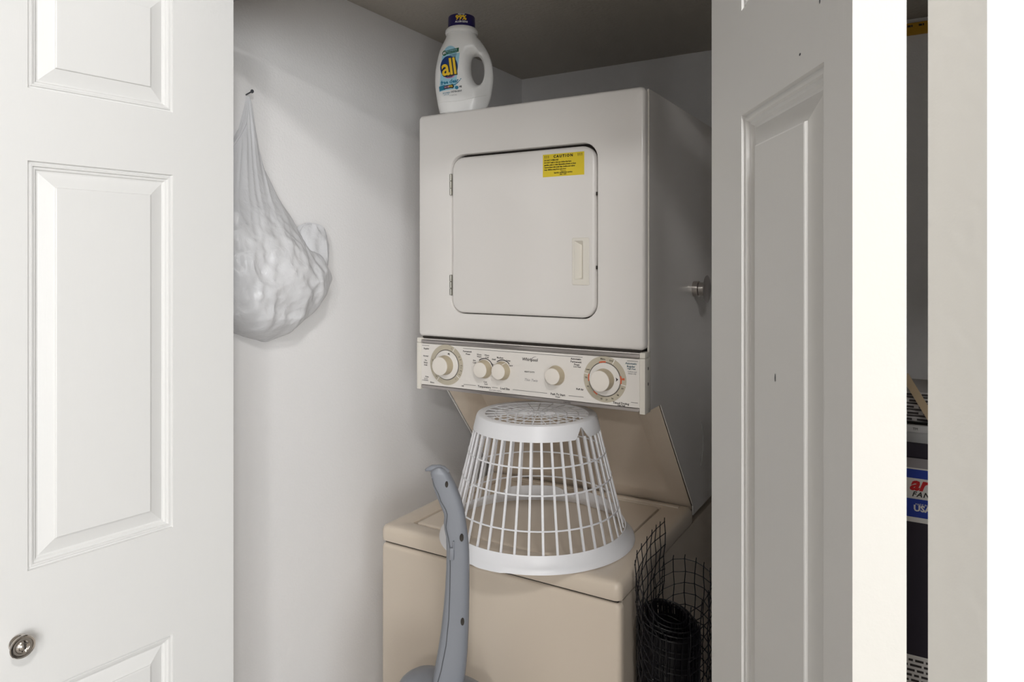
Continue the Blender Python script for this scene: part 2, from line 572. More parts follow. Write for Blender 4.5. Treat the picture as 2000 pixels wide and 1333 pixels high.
# the door
g = 0.0035
hx0, hx1, hz0, hz1 = -0.6792, -0.6381, 1.4512, 1.556
b = B()
do = lambda d: rr(dx0 + g * 0.6 + d, dx1 - g * 1.5 - d, dz0 + g * 0.7 + d, dz1 - g * 1.9 - d, max(0.033 - d, 0.004))
hole = rr(hx0 + 0.003, hx1 - 0.003, hz0 + 0.003, hz1 - 0.003, 0.002)
loft(b, [at_y(do(0), YD + 0.018), at_y(do(0), YD + 0.006), at_y(do(0.0012), YD + 0.003), at_y(do(0.004), YD + 0.0008), at_y(do(0.007), YD), at_y(hole, YD), at_y(hole, YD + 0.018)], True)
ddoor = obj('dryer_door', b, 'enamel', unit)
# pull handle: frame, sloping pocket
b = B()
ho = lambda d: rr(hx0 + d, hx1 - d, hz0 + d, hz1 - d, 0.003)
hi = lambda d: rr(hx0 + 0.0055 + d, hx0 + 0.0265 - d, hz0 + 0.0125 + d, hz1 - 0.0068 - d, 0.0015)
loft(b, [at_y(ho(0), YD + 0.0005), at_y(ho(0), YD - 0.0014), at_y(ho(0.001), YD - 0.0022), at_y(hi(0), YD - 0.0022), at_y(hi(0.0005), YD - 0.001)], True)
px0, px1, pz0, pz1 = hx0 + 0.006, hx0 + 0.026, hz0 + 0.013, hz1 - 0.0073
yt = YD - 0.001
yb_ = YD + 0.0145
v = [b.verts.new(p) for p in ((px0, yt, pz0), (px1, yt, pz0), (px1, yt, pz1), (px0, yt, pz1), (px1, yb_, pz0 + 0.004), (px1, yb_, pz1 - 0.012), (px1 - 0.004, yb_, pz0 + 0.004), (px1 - 0.004, yb_, pz1 - 0.012))]
for q in ((1, 2, 5, 4), (4, 5, 7, 6), (0, 6, 7, 3), (0, 1, 4, 6), (3, 7, 5, 2)): b.faces.new([v[i] for i in q])
box(b, hx0 + 0.001, hx1 - 0.003, YD - 0.0032, YD - 0.001, hz0 + 0.0035, hz0 + 0.0055)
obj('handle', b, 'plastic', ddoor, angle=25, label='recessed ivory pull handle')
# caution sticker
b = B()
sx0, sx1, sz0, sz1 = -0.7535, -0.6502, 1.6955, 1.7467
box(b, sx0, sx1, YD - 0.0006, YD + 0.0002, sz0, sz1)
sy = YD - 0.0009
scx = (sx0 + sx1) / 2
text_on(b, 'CAUTION', 0.0082, scx, sz1 - 0.0062, sy, 1, bold=0.00045, space=1.45)
for s in (-1, 1): text_on(b, '! ! !', 0.0080, scx + s * 0.0415, sz1 - 0.0062, sy, 1, bold=0.0003)
lines = [('DO NOT OVERLOAD', 0.003), ('DO NOT wash or dry any clothes that have', 0.003), ('gasoline, paint or other flammable solvents on them', 0.003), ('remove items with metal clips, buckles and rubber', 0.003), ('keep children away from open door', 0.003)]
for i, (t, s) in enumerate(lines):
    text_on(b, t, 0.0046, sx0 + 0.004, sz1 - 0.0138 - i * 0.0053, sy, 1, align='LEFT', bold=0.00022, res=1, sx=0.82)
text_on(b, 'Thank you', 0.0032, scx, sz0 + 0.0115, sy, 1, bold=0.0001, res=1)
text_on(b, 'laundry equipment service', 0.0043, scx, sz0 + 0.0083, sy, 1, bold=0.0002, res=1)
text_on(b, 'Rev. 1099', 0.0041, scx, sz0 + 0.0042, sy, 1, bold=0.0002, res=1)
obj('caution_sticker', b, ['yellow', 'stkblack'], ddoor, smooth=False, label='yellow caution sticker with black print')
for z0, z1 in ((1.6671, 1.7202), (1.4203, 1.4709)):
    b = B()
    m3 = (z1 - z0) / 3
    for k in range(3):
        lathe_z(b, dx0 - 0.0012, YD + 0.0008, [(0.0022, z0 + k * m3 + 0.0004), (0.0028, z0 + k * m3 + 0.0012), (0.0028, z0 + (k + 1) * m3 - 0.0012), (0.0022, z0 + (k + 1) * m3 - 0.0004)], n=12)
    box(b, dx0 - 0.0012, dx0 + 0.003, YD + 0.001, YD + 0.0025, z0, z1)
    obj('hinge', b, 'steel', ddoor)
for z in (1.652, 1.49):
    b = B()
    box(b, dx1 - 0.0045, dx1 - 0.0005, YD + 0.002, YD + 0.006, z - 0.004, z + 0.004, bev=0.001, seg=1)
    obj('door_catch', b, 'dark', ddoor)

# control panel
PZ0, PZ1 = 1.184, 1.3095
YP = YD - 0.003
b = B()
box(b, X0 + 0.0125, X1 - 0.0125, YP, YD + 0.03, PZ0 + 0.0095, PZ1 - 0.013)
box(b, X0 + 0.0125, X1 - 0.0125, YD + 0.006, YD + 0.05, PZ0 + 0.001, PZ1 - 0.001)
cp = obj('control_panel', b, 'panel', unit, smooth=False)
for xa, xb in ((X0 - 0.0005, X0 + 0.012), (X1 - 0.012, X1 + 0.0005)):
    b = B()
    box(b, xa, xb, YP - 0.002, YD + 0.03, PZ0 - 0.003, PZ1 - 0.011, bev=0.0015)
    box(b, xa, xb, YP - 0.0012, YD + 0.03, PZ1 - 0.0105, PZ1 + 0.001, bev=0.0012)
    obj('end_cap', b, 'plastic', cp)
for z in (1.276, 1.243):
    b = B()
    loft(b, [[(X1 + dx, YD + 0.014 + 0.0022 * f * math.cos(t), z + 0.0042 * f * math.sin(t)) for t in [k * PI / 4 for k in range(8)]] for dx, f in ((0.0004, 1.0), (0.0009, 0.8))], True, False, True)
    obj('vent_slot', b, 'dark', cp)
b = B(); box(b, X0 + 0.0125, X1 - 0.0125, YP - 0.0012, YD + 0.01, PZ1 - 0.0105, PZ1 - 0.0030, bev=0.002)
obj('trim_strip', b, 'chrome', cp)
b = B(); box(b, X0 + 0.0125, X1 - 0.0125, YP - 0.0012, YD + 0.01, PZ0 + 0.0005, PZ0 + 0.0085, bev=0.0022)
obj('trim_strip', b, 'chrome', cp)
b = B(); box(b, X0 + 0.01, X1 - 0.01, YD + 0.006, YD + 0.03, PZ1, PZ1 + 0.0045)
obj('shadow_gap', b, 'dark', unit, smooth=False)
# print on the panel
b = B()
yp = YP - 0.0004
DLX, DLZ, DRX, DRZ = -1.0225, 1.2478, -0.6002, 1.2478
for cx, cz in ((DLX, DLZ), (DRX, DRZ)):
    annulus_y(b, cx, cz, 0.0375, 0.0500, yp, mi=1)
    annulus_y(b, cx, cz, 0.0362, 0.0376, yp - 0.0002, mi=0)
def hl(xa, xb, z, t=0.0008, mi=0): quad_y(b, xa, xb, z - t / 2, z + t / 2, yp, mi)
ZT, ZB = 1.2918, 1.2041
for xa, xb in ((-1.0983, -1.0755), (-0.9724, -0.6529), (-0.5487, -0.5247)): hl(xa, xb, ZT)
for xa, xb in ((-1.0983, -1.0795), (-0.9709, -0.935), (-0.8895, -0.873), (-0.832, -0.741), (-0.687, -0.6504), (-0.5400, -0.5247)): hl(xa, xb, ZB)
def tx(s, size, x, z, mi=0, **k):
    k.setdefault('res', 1)
    k.setdefault('bold', size * 0.03)
    text_on(b, s, size, x, z, yp, mi, **k)
tx('Regular', 0.0055, -1.0845, 1.2842)
tx('Normal', 0.005, -1.0865, 1.2655)
tx('Pre', 0.0048, -1.0862, 1.2545); tx('Wash', 0.0052, -1.0868, 1.2485); tx('Soak', 0.0052, -1.0868, 1.2430)
tx('Knits', 0.005, -1.0825, 1.2135); tx('Gentle', 0.0044, -1.086, 1.2085, mi=4); tx('Delicate', 0.0040, -1.085, 1.2045, mi=4)
tx('Rinse', 0.0055, -1.066, 1.2005); tx('Off', 0.005, -0.974, 1.1995)
tx('Permanent', 0.0058, -0.9600, 1.2848); tx('Press', 0.0058, -0.9580, 1.2785)
tx('Warm', 0.005, -0.9255, 1.2795); tx('Warm', 0.005, -0.9255, 1.2745); tx('Warm', 0.005, -0.9035, 1.2795); tx('Cold', 0.005, -0.9035, 1.2742)
tx('Hot', 0.005, -0.9395, 1.2645); tx('Cold', 0.005, -0.9395, 1.2592)
tx('Cold', 0.0048, -0.9085, 1.2150); tx('Cold', 0.0048, -0.9065, 1.2100)
tx('Small', 0.005, -0.884, 1.2710); tx('Medium', 0.0055, -0.8665, 1.2760); tx('Large', 0.005, -0.8435, 1.2710); tx('Super', 0.0052, -0.8375, 1.2600); tx('Mini', 0.005, -0.8875, 1.2590, mi=4)
tx('Temperature', 0.0068, -0.9110, 1.2030); tx('Load Size', 0.0068, -0.8530, 1.2040)
tx('Select before starting', 0.0040, -0.880, 1.1975, mi=4)
tx('Whirlpool', 0.0098, -0.7860, 1.2772, mi=0, bold=0.0002, shear=0.12, res=2)
put_flat(b, text_geo('(', 0.016, shear=0.5), lambda a, c: (a, yp, c), 4, -0.5, (-0.779, 1.2835))
tx('HEAVY DUTY', 0.0045, -0.7870, 1.2487)
tx('Thin Twin', 0.0085, -0.7835, 1.2300, mi=4, shear=0.35, res=2, bold=0)
tx('Push To Start', 0.0066, -0.7140, 1.2038); tx('Dryer', 0.0048, -0.7140, 1.1985)
tx('Automatic', 0.0060, -0.6690, 1.2868); tx('Permanent', 0.0060, -0.6690, 1.2805); tx('Press', 0.0060, -0.6670, 1.2745); tx('Low Heat', 0.0045, -0.6660, 1.2698)
tx('Fluff Air', 0.0055, -0.6595, 1.2205)
tx('Automatic', 0.0060, -0.5400, 1.2862, mi=3); tx('Regular', 0.0060, -0.5400, 1.2800, mi=3); tx('High Heat', 0.0045, -0.5390, 1.2750, mi=3)
tx('Cottons and', 0.0040, -0.5375, 1.2690, mi=4); tx('Linens only', 0.0040, -0.5375, 1.2650, mi=4)
tx('Timed Drying', 0.0066, -0.5630, 1.1995); tx('High Heat', 0.0042, -0.5620, 1.1950)
# figures on the rings
def ringtxt(cx, cz, s, a, size=0.0052, mi=0):
    tx(s, size, cx + 0.0440 * math.cos(R(a)), cz + 0.0440 * math.sin(R(a)), mi)
for s, a in (('50', -22), ('40', -46), ('30', -66), ('20', -84), ('10', -100), ('60', 205), ('70', 180), ('Less', 155), ('More', 96), ('Dry', 70)):
    ringtxt(DRX, DRZ, s, a)
for s, a in (('12', 168), ('10', 182), ('8', 196), ('6', 70), ('4', 30), ('2', -5), ('9', -50), ('14', 225)):
    ringtxt(DLX, DLZ, s, a)
def ringtick(cx, cz, a, mi, r0=0.0380, r1=0.0498, wd=1.2):
    annulus_y(b, cx, cz, r0, r1, yp - 0.0001, a - wd, a + wd, 2, mi)
for a in (-12, 62, 168): ringtick(DRX, DRZ, a, 5)
for a in (60, 235, -38): ringtick(DLX, DLZ, a, 5)
for a in (2, 20, -15, -28): ringtick(DLX, DLZ, a, 0, 0.042, 0.048, 0.6)
for a, wd in ((2, 13), (98, 12), (178, 12), (235, 8)): annulus_y(b, DRX, DRZ, 0.0362, 0.0395, yp - 0.0003, a - wd, a + wd, 8, 2)
for a, wd in ((-12, 2),): annulus_y(b, DRX, DRZ, 0.0395, 0.046, yp - 0.0003, 2, 8, 3, 2)
# brand name on the lower trim
text_on(b, 'DRYER', 0.0055, -0.690, PZ0 + 0.0045, YP - 0.0016, 0, res=1)
for s, cx in ((1, -0.9099), (1, -0.8596)):
    annulus_y(b, cx, 1.2472, 0.0232, 0.0252, yp, 10 if cx < -0.9 else 40, 130, 20, 0)
obj('panel_lettering', b, ['black', 'ring', 'orange', 'teal', 'cartongrey', 'panel'], cp, smooth=False, label='printed dial markings and lettering')


def ridged(bm, x, z, prof, n, amp, mi):
    loops = []
    for r, y, am in prof:
        loops.append([(x + (r * (1 + am * amp * (1 if k % 2 else -1))) * math.cos(2 * PI * k / n), y, z + (r * (1 + am * amp * (1 if k % 2 else -1))) * math.sin(2 * PI * k / n)) for k in range(n)])
    loft(bm, loops, True, False, False, mi)


def dial(cx, cz, rs, rk, label, pointer):
    b = B()
    lathe_y(b, cx, cz, [(rs, YP - 0.0002), (rs, YP - 0.0022), (rs - 0.0008, YP - 0.003), (rk + 0.004, YP - 0.0042), (rk + 0.001, YP - 0.0055)], n=48, cap1=False, mi=0)
    ridged(b, cx, cz, [(rk + 0.0012, YP - 0.005, 0), (rk + 0.0006, YP - 0.008, 1), (rk - 0.0008, YP - 0.026, 1), (rk - 0.001, YP - 0.027, 0)], 64, 0.012, 1)
    lathe_y(b, cx, cz, [(rk - 0.001, YP - 0.027), (rk - 0.0006, YP - 0.028), (rk - 0.001, YP - 0.0295), (rk - 0.004, YP - 0.0305)], n=48, cap0=False, mi=2)
    # pointer
    a = R(pointer)
    c, s = math.cos(a), math.sin(a)
    for tri in (((0.033, 0), (0.0275, 0.0045), (0.0285, 0)), ((0.033, 0), (0.0285, 0), (0.0275, -0.0045))):
        b.faces.new([b.verts.new((cx + p * c - q * s, YP - 0.0046, cz + p * s + q * c)) for p, q in tri]).material_index = 3
    obj('dial', b, ['panel', 'knobside', 'knobcap', 'black'], cp, label=label)


dial(DLX, DLZ, 0.0358, 0.0230, 'large washer timer dial on the left', 70)
dial(DRX, DRZ, 0.0358, 0.0230, 'large dryer timer dial on the right', 5)
for cx, cz, mark in ((-0.9099, 1.2462, None), (-0.8596, 1.2462, 60), (-0.7175, 1.2470, None)):
    b = B()
    lathe_y(b, cx, cz, [(0.0226, YP - 0.0002), (0.0230, YP - 0.002), (0.0222, YP - 0.003)], n=40, cap1=False, mi=1)
    ridged(b, cx, cz, [(0.0222, YP - 0.003, 0), (0.0218, YP - 0.004, 1), (0.0182, YP - 0.019, 1), (0.0178, YP - 0.0196, 0)], 56, 0.014, 0)
    lathe_y(b, cx, cz, [(0.0178, YP - 0.0196), (0.0182, YP - 0.0206), (0.0176, YP - 0.0220), (0.015, YP - 0.0228)], n=40, cap0=False, mi=1)
    if mark is not None:
        a = R(mark)
        c, s = math.cos(a), math.sin(a)
        b.faces.new([b.verts.new((cx + p * c - q * s, YP - yy, cz + p * s + q * c)) for p, q, yy in ((0.0222, 0.0012, 0.005), (0.0190, 0.0012, 0.0188), (0.0190, -0.0012, 0.0188), (0.0222, -0.0012, 0.005))]).material_index = 1
    obj('knob', b, ['knobside', 'knobcap'], cp, label='small ridged selector knob')

# slanted splash panel between dryer and washer
b = B()
SL0, SL1 = (1.5075, 1.184), (1.7575, 0.8805)          # (y, z)
sn = Vector((SL1[0] - SL0[0], SL1[1] - SL0[1])).normalized()
nn = Vector((-sn.y, sn.x))                          # backwards normal
if nn.x < 0: nn = -nn
Ls = (Vector(SL1) - Vector(SL0)).length
def sp(x, s, d): return (x, SL0[0] + sn.x * s + nn.x * d, SL0[1] + sn.y * s + nn.y * d)
sl = lambda e, r: [(x, s) for x, s in rr(X0 + 0.0065 + e, X1 - 0.0065 - e, 0.0 + e * 0.3, Ls + 0.014 - e * 1.3, r)]
def sl3(e, r, d): return [sp(x, s, d) for x, s in sl(e, r)]
loft(b, [sl3(0.0, 0.002, 0.002), sl3(0.038, 0.03, 0.002), sl3(0.044, 0.03, 0.006), sl3(0.075, 0.03, 0.030)], True, False, True)
obj('slanted_panel', b, 'enamel2', unit)
for xx in (X0 + 0.0050, X1 - 0.0050):
    b = B()
    loft(b, [[sp(xx + w_, s, d_) for w_, d_ in ((-0.0015, 0.004), (0.0015, 0.004), (0.0015, 0.012), (-0.0015, 0.012))] for s in (0.0, Ls)], True, True, True)
    obj('seam', b, 'dark', unit, smooth=False)

# washer
ZL = 0.88
b = B(); box(b, X0 + 0.004, X1 - 0.004, YW + 0.022, 2.12, 0.03, 0.838)
obj('washer_cabinet', b, 'enamel2', unit, smooth=False)
b = B()
wf = lambda d: rr(X0 + d, X1 - d, 0.03 + d, 0.8385 - d, max(0.014 - d, 0.003))
loft(b, [at_y(wf(0), YW + 0.0195), at_y(wf(0), YW + 0.011), at_y(wf(0.001), YW + 0.0068), at_y(wf(0.0035), YW + 0.003), at_y(wf(0.008), YW + 0.001)], True, True, True)
obj('washer_front', b, 'enamel2', unit)
b = B(); box(b, X0 + 0.05, X1 - 0.05, YW + 0.05, 2.08, 0.0, 0.03); obj('kick_base', b, 'dark', unit, smooth=False)
b = B(); box(b, X0 + 0.008, X1 - 0.008, YW + 0.008, 1.75, 0.838, 0.8445); obj('top_gap', b, 'dark', unit, smooth=False)
# washer top with lid well
lx0, lx1, ly0, ly1 = -1.055, -0.5785, 1.3125, 1.722
b = B()
to = lambda d: rr(X0 - 0.001 + d, X1 + 0.001 - d, YW - 0.002 + d, 1.757 - d * 0.2, max(0.016 - d, 0.003))
lo = lambda d: rr(lx0 - d, lx1 + d, ly0 - d, ly1 + d, 0.010 + d)
loft(b, [at_z(to(0.006), 0.8435), at_z(to(0.001), 0.8445), at_z(to(0), 0.848), at_z(to(0.0), 0.866), at_z(to(0.0015), 0.872), at_z(to(0.005), 0.877), at_z(to(0.011), 0.8795), at_z(to(0.02), ZL), at_z(lo(0.003), ZL), at_z(lo(0.0008), ZL - 0.0008), at_z(lo(0), ZL - 0.003), at_z(lo(0), 0.85)], True)
obj('washer_top', b, 'enamel2', unit)
b = B(); box(b, lx0 - 0.004, lx1 + 0.004, ly0 - 0.004, ly1 + 0.004, 0.848, 0.852); obj('lid_well', b, 'dark', unit, smooth=False)
b = B()
li = lambda d: rr(lx0 + 0.0058 + d, lx1 - 0.0058 - d, ly0 + 0.0055 + d, ly1 - 0.004 - d, max(0.009 - d, 0.002))
loft(b, [at_z(li(0), 0.853), at_z(li(0), 0.8755), at_z(li(0.001), 0.8780), at_z(li(0.003), 0.8792), at_z(li(0.010), 0.8797)], True, True, True)
obj('washer_lid', b, 'enamel2', unit)
b = B()
box(b, lx0 + 0.01, lx1 + 0.04, ly1 + 0.006, ly1 + 0.02, ZL - 0.001, ZL + 0.004, bev=0.002)
obj('lid_hinge_rail', b, 'enamel2', unit)
# stub pipe and thin disc on the dryer's shaded side
b = B()
loops = [[(X1 + dx, 1.765 + r * math.cos(2 * PI * k / 24), 1.434 + r * math.sin(2 * PI * k / 24)) for k in range(24)] for dx, r in ((-0.002, 0.020), (0.012, 0.020), (0.014, 0.017), (0.03, 0.017), (0.032, 0.008))]
loft(b, loops, True, True, True)
obj('vent_stub', b, 'nickel', unit, label='shiny metal stub on the dryer side')
b = B()
loops = [[(X1 + dx, 1.765 + r * math.cos(2 * PI * k / 32), 1.434 + r * math.sin(2 * PI * k / 32)) for k in range(32)] for dx, r in ((0.031, 0.008), (0.031, 0.034), (0.0325, 0.035), (0.0335, 0.033))]
loft(b, loops, True, True, True)
obj('vent_disc', b, 'chrome', unit)
b = B()
tube(b, [(X1 + 0.0016, 1.808 + 0.032 * math.sin(PI * (0.15 + 0.75 * k / 12)), 1.085 - 0.115 * k / 12) for k in range(13)], 0.0012, 6)
obj('loose_wire', b, 'tub', unit, label='thin pale wire hanging along the side')

# ------------------------------------------------------------------ detergent bottle
bt = thing('detergent_bottle', 'white detergent bottle with navy cap and blue label on top of the dryer', 'bottle', (-1.0085, 1.462, 1.8742), R(25))
PXM = 0.1495 / 111.5          # photo-derived outline units to metres


def bp(px, py): return ((px - 906.7) * PXM, (228.0 - py) * 0.2500 / (228.0 - 33.0))


outl = [(862, 228), (859, 221), (854, 194), (851.2, 170), (851, 158), (851.6, 142), (854, 126), (859, 103), (865, 89), (872, 76), (874, 68), (874.6, 62), (877, 58.5), (881, 56.5),
        (922, 56.5), (926, 58.5), (928, 62), (928.6, 70), (933, 76), (940, 84.6), (951, 102.6), (957, 117), (960.5, 131), (962.5, 149), (962, 165), (960, 182), (957, 198), (951, 214), (944, 223), (938, 228)]
holep = [(922, 112), (930, 110), (937, 114), (942, 124), (944.5, 134), (945, 146), (943.5, 158), (940.5, 167), (935, 171), (928, 166), (922, 154), (919, 140), (919, 124)]


def smooth_loop(p, it=2):
    for _ in range(it):
        q = []
        for i in range(len(p)):
            a, c = p[i], p[(i + 1) % len(p)]
            q += [(a[0] * 0.75 + c[0] * 0.25, a[1] * 0.75 + c[1] * 0.25), (a[0] * 0.25 + c[0] * 0.75, a[1] * 0.25 + c[1] * 0.75)]
        p = q
    return p


def resample(p, step):
    out = []
    n = len(p)
    carry = 0.0
    for i in range(n):
        a, c = Vector(p[i]), Vector(p[(i + 1) % n])
        L = (c - a).length
        t = carry
        while t < L:
            out.append(tuple(a + (c - a) * (t / L)))
            t += step
        carry = t - L
    return out


O2 = resample(smooth_loop([bp(*q) for q in outl]), 0.0035)
H2 = resample(smooth_loop([bp(*q) for q in holep]), 0.003)


def seg_dist(p, loop):
    best = 9
    px, py = p
    n = len(loop)
    for i in range(n):
        ax, ay = loop[i]
        bx_, by_ = loop[(i + 1) % n]
        dx, dy = bx_ - ax, by_ - ay
        l2 = dx * dx + dy * dy
        t = 0 if l2 == 0 else max(0, min(1, ((px - ax) * dx + (py - ay) * dy) / l2))
        ex, ey = ax + t * dx - px, ay + t * dy - py
        d = ex * ex + ey * ey
        if d < best: best = d
    return math.sqrt(best)


def inside(p, loop):
    x, y = p
    r = False
    n = len(loop)
    for i in range(n):
        ax, ay = loop[i]
        bx_, by_ = loop[(i + 1) % n]
        if (ay > y) != (by_ > y) and x < (bx_ - ax) * (y - ay) / (by_ - ay) + ax: r = not r
    return r


HD = 0.036


def half(p):
    """half depth of the bottle at a point of its outline plane"""
    d = seg_dist(p, O2)
    dh = seg_dist(p, H2)
    q = min(d / 0.034, 1.0)
    qb = min(max(p[1], 0) / 0.006, 1.0)
    a = HD * math.sqrt(max(0.0, 1 - (1 - q) ** 2))
    base = HD * (0.80 + 0.20 * math.sqrt(max(0, 1 - (1 - qb) ** 2)))
    if p[1] < 0.034:
        dsid = min(min(abs(p[0] - x) for x, z in O2 if abs(z - max(p[1], 0.012)) < 0.006) / 0.034, 1.0)
        a = max(a, base * math.sqrt(max(0, 1 - (1 - dsid) ** 2)))
    qh = min(dh / 0.022, 1.0)
    ah = HD * math.sqrt(max(0.0, 1 - (1 - qh) ** 2))
    hand = 1.0 if p[0] < 0.03 else 1.0 - 0.45 * min(1, (p[0] - 0.03) / 0.03)
    return min(a * hand, ah)


pts2 = [Vector(p) for p in O2] + [Vector(p) for p in H2]
nO, nH = len(O2), len(H2)
edges2 = [(i, (i + 1) % nO) for i in range(nO)] + [(nO + i, nO + (i + 1) % nH) for i in range(nH)]
for loop, sgn in ((O2, 1), (H2, -1)):
    n = len(loop)
    area = sum(loop[i][0] * loop[(i + 1) % n][1] - loop[(i + 1) % n][0] * loop[i][1] for i in range(n))
    for off in (0.0008, 0.0022, 0.0045, 0.008):
        for i in range(n):
            a, c = Vector(loop[i - 1]), Vector(loop[(i + 1) % n])
            t = (c - a).normalized()
            nv = Vector((-t.y, t.x)) * (1 if area > 0 else -1) * sgn
            p = Vector(loop[i]) + nv * off
            if inside(p, O2) and not inside(p, H2) and min(seg_dist(p, O2), seg_dist(p, H2)) > off * 0.9: pts2.append(p)
gx = -0.09
while gx < 0.09:
    gz = 0.004
    while gz < 0.225:
        p = Vector((gx, gz))
        if inside(p, O2) and not inside(p, H2) and min(seg_dist(p, O2), seg_dist(p, H2)) > 0.0105: pts2.append(p)
        gz += 0.006
    gx += 0.006
vo, eo, fo_, _, _, _ = delaunay_2d_cdt(pts2, edges2, [], 1, 1e-6)
b = B()
fr, bk = [], []
bound = set()
for p in vo:
    t = half((p.x, p.y))
    fr.append(b.verts.new((p.x, -t, p.y)))
    bk.append(b.verts.new((p.x, t, p.y)))
for f in fo_:
    cx = sum(vo[i].x for i in f) / 3
    cz = sum(vo[i].y for i in f) / 3
    if inside((cx, cz), H2) or not inside((cx, cz), O2): continue
    b.faces.new([fr[i] for i in f])
    b.faces.new([bk[i] for i in reversed(f)])
bmesh.ops.remove_doubles(b, verts=b.verts, dist=2e-5)
be = [e for e in b.edges if len(e.link_faces) == 1]
if be: bmesh.ops.bridge_loops if False else bmesh.ops.holes_fill(b, edges=be, sides=0)
loose = [vv for vv in b.verts if not vv.link_faces]
bmesh.ops.delete(b, geom=loose, context='VERTS')
obj('bottle_body', b, 'bottle', bt, world=False, angle=60)
# neck ring and cap
capx = bp(901.5, 0)[0]
CZ0, CZ1 = bp(0, 57)[1], bp(0, 34)[1]
b = B()
lathe_z(b, capx, 0, [(0.0405, bp(0, 69)[1]), (0.0415, bp(0, 66)[1]), (0.0408, bp(0, 62)[1]), (0.037, bp(0, 58)[1]), (0.033, CZ0 - 0.001)], n=40)
obj('neck', b, 'bottle', bt, world=False)
b = B()
lathe_z(b, capx, 0, [(0.0335, CZ0 - 0.001), (0.0345, CZ0), (0.0338, CZ1 - 0.003), (0.0328, CZ1 - 0.0008), (0.030, CZ1)], n=48)
cap_r = 0.0345
def oncap(a, z):
    th = a / cap_r + R(-8)
    return (capx + (cap_r + 0.0003) * math.sin(th), -(cap_r + 0.0003) * math.cos(th), z)
zc = (CZ0 + CZ1) / 2
put_flat(b, text_geo('99%', 0.0165, bold=0.0006, res=2), oncap, 1, 0, (0.009, zc + 0.0028))
put_flat(b, text_geo('ALLERGENS', 0.0062, bold=0.0002, res=1), oncap, 2, 0, (0.010, zc - 0.0070))
put_flat(b, text_geo('REMOVES', 0.0040, bold=0.0001, res=1), oncap, 2, 0, (0.010, zc + 0.0115))
obj('cap', b, ['cap', 'lab_yellow', 'lab_white'], bt, world=False)
# label print following the surface
b = B()
lift = [0.0004]
def onb(x, z): return (x, -half((x, z)) - lift[0], z)
def disc(cx, cz, rx, rz, mi, rot=0.0, n=36, rings=5):
    ctr = b.verts.new(onb(cx, cz))
    prev = None
    for k in range(1, rings + 1):
        row = []
        for i in range(n):
            a = 2 * PI * i / n
            x, z = rx * k / rings * math.cos(a), rz * k / rings * math.sin(a)
            row.append(b.verts.new(onb(cx + x * math.cos(rot) - z * math.sin(rot), cz + x * math.sin(rot) + z * math.cos(rot))))
        for i in range(n):
            j = (i + 1) % n
            if prev is None: f = b.faces.new((ctr, row[i], row[j]))
            else: f = b.faces.new((prev[i], row[i], row[j], prev[j]))
            f.material_index = mi
        prev = row
def patch(poly, mi, nx=10, ny=14):
    """bilinear patch of four corners (bl, br, tr, tl) in outline coordinates"""
    g = [[b.verts.new(onb(*((Vector(poly[0]) * (1 - s) + Vector(poly[1]) * s) * (1 - t) + (Vector(poly[3]) * (1 - s) + Vector(poly[2]) * s) * t))) for t in [k / ny for k in range(ny + 1)]] for s in [k / nx for k in range(nx + 1)]]
    for i in range(nx):
        for k in range(ny):
            b.faces.new((g[i][k], g[i + 1][k], g[i + 1][k + 1], g[i][k + 1])).material_index = mi
def ltx(s, size, px, py, mi, rot=0.0, sx=0.85, **k):
    k.setdefault('res', 1)
    put_flat(b, text_geo(s, size, **k), onb, mi, rot, bp(px + 4.5, py), sx)
def lbp(px, py): return bp(px + 4.5, py)
patch([lbp(859, 186), lbp(890, 182), lbp(898, 112), lbp(864, 116)], 0)
disc(*lbp(880, 112), 0.017, 0.018, 0)
lift[0] = 0.0007
patch([lbp(867.5, 116), lbp(896, 110), lbp(896.5, 102), lbp(868.5, 108)], 2, 8, 3)
disc(*lbp(869, 111.5), 0.0062, 0.0068, 2, n=20, rings=2)
disc(*lbp(877.5, 139), 0.0225, 0.0275, 1)
disc(*lbp(879.5, 157), 0.013, 0.0055, 4, n=24, rings=2, rot=0.15)
patch([lbp(859, 185), lbp(871, 183), lbp(870, 174), lbp(858, 176)], 5, 4, 4)
patch([lbp(868, 182.5), lbp(884, 180), lbp(884.5, 173), lbp(868.5, 175.5)], 7, 6, 3)
disc(*lbp(884.2, 176.6), 0.0042, 0.0055, 7, n=16, rings=2)
disc(*lbp(892.5, 179.5), 0.0045, 0.0045, 5, n=16, rings=2)
lift[0] = 0.0012
put_flat(b, text_geo('all', 0.058, bold=0.0026, res=3, space=0.95), onb, 7, 0.13, (lbp(878.6, 0)[0], lbp(0, 141.2)[1]), 0.82)
lift[0] = 0.0017
put_flat(b, text_geo('all', 0.058, bold=0.0011, res=3, space=0.95), onb, 3, 0.13, (lbp(878, 0)[0], lbp(0, 140.6)[1]), 0.82)
lift[0] = 0.0012
ltx('free clear', 0.0138, 878.5, 168, 5, 0.13, bold=0.0005, shear=0.15)
ltx('#1', 0.009, 869.2, 111.3, 8, 0.1, bold=0.0003)
ltx('RECOMMENDED', 0.0045, 883, 107.5, 0, 0.17, bold=0.0001)
ltx('BY DERMATOLOGISTS', 0.0036, 883, 110.8, 0, 0.17)
ltx('24 HR', 0.0058, 874, 178.3, 4, 0.12, bold=0.0002)
ltx('99%', 0.0072, 881, 177, 3, 0.12, bold=0.0003)
ltx('HE', 0.0062, 899.5, 178, 6, 0.1, bold=0.0002)
ltx('DETERGENT', 0.0058, 892, 187, 6, 0.08, bold=0.0001)
ltx('24 LOADS', 0.005, 873, 189.5, 5, 0.08, bold=0.0001)
ltx('36 FL OZ', 0.004, 873, 193, 5, 0.08)
ltx('1.12 QT 1.06 L', 0.0036, 886, 194, 6, 0.07)
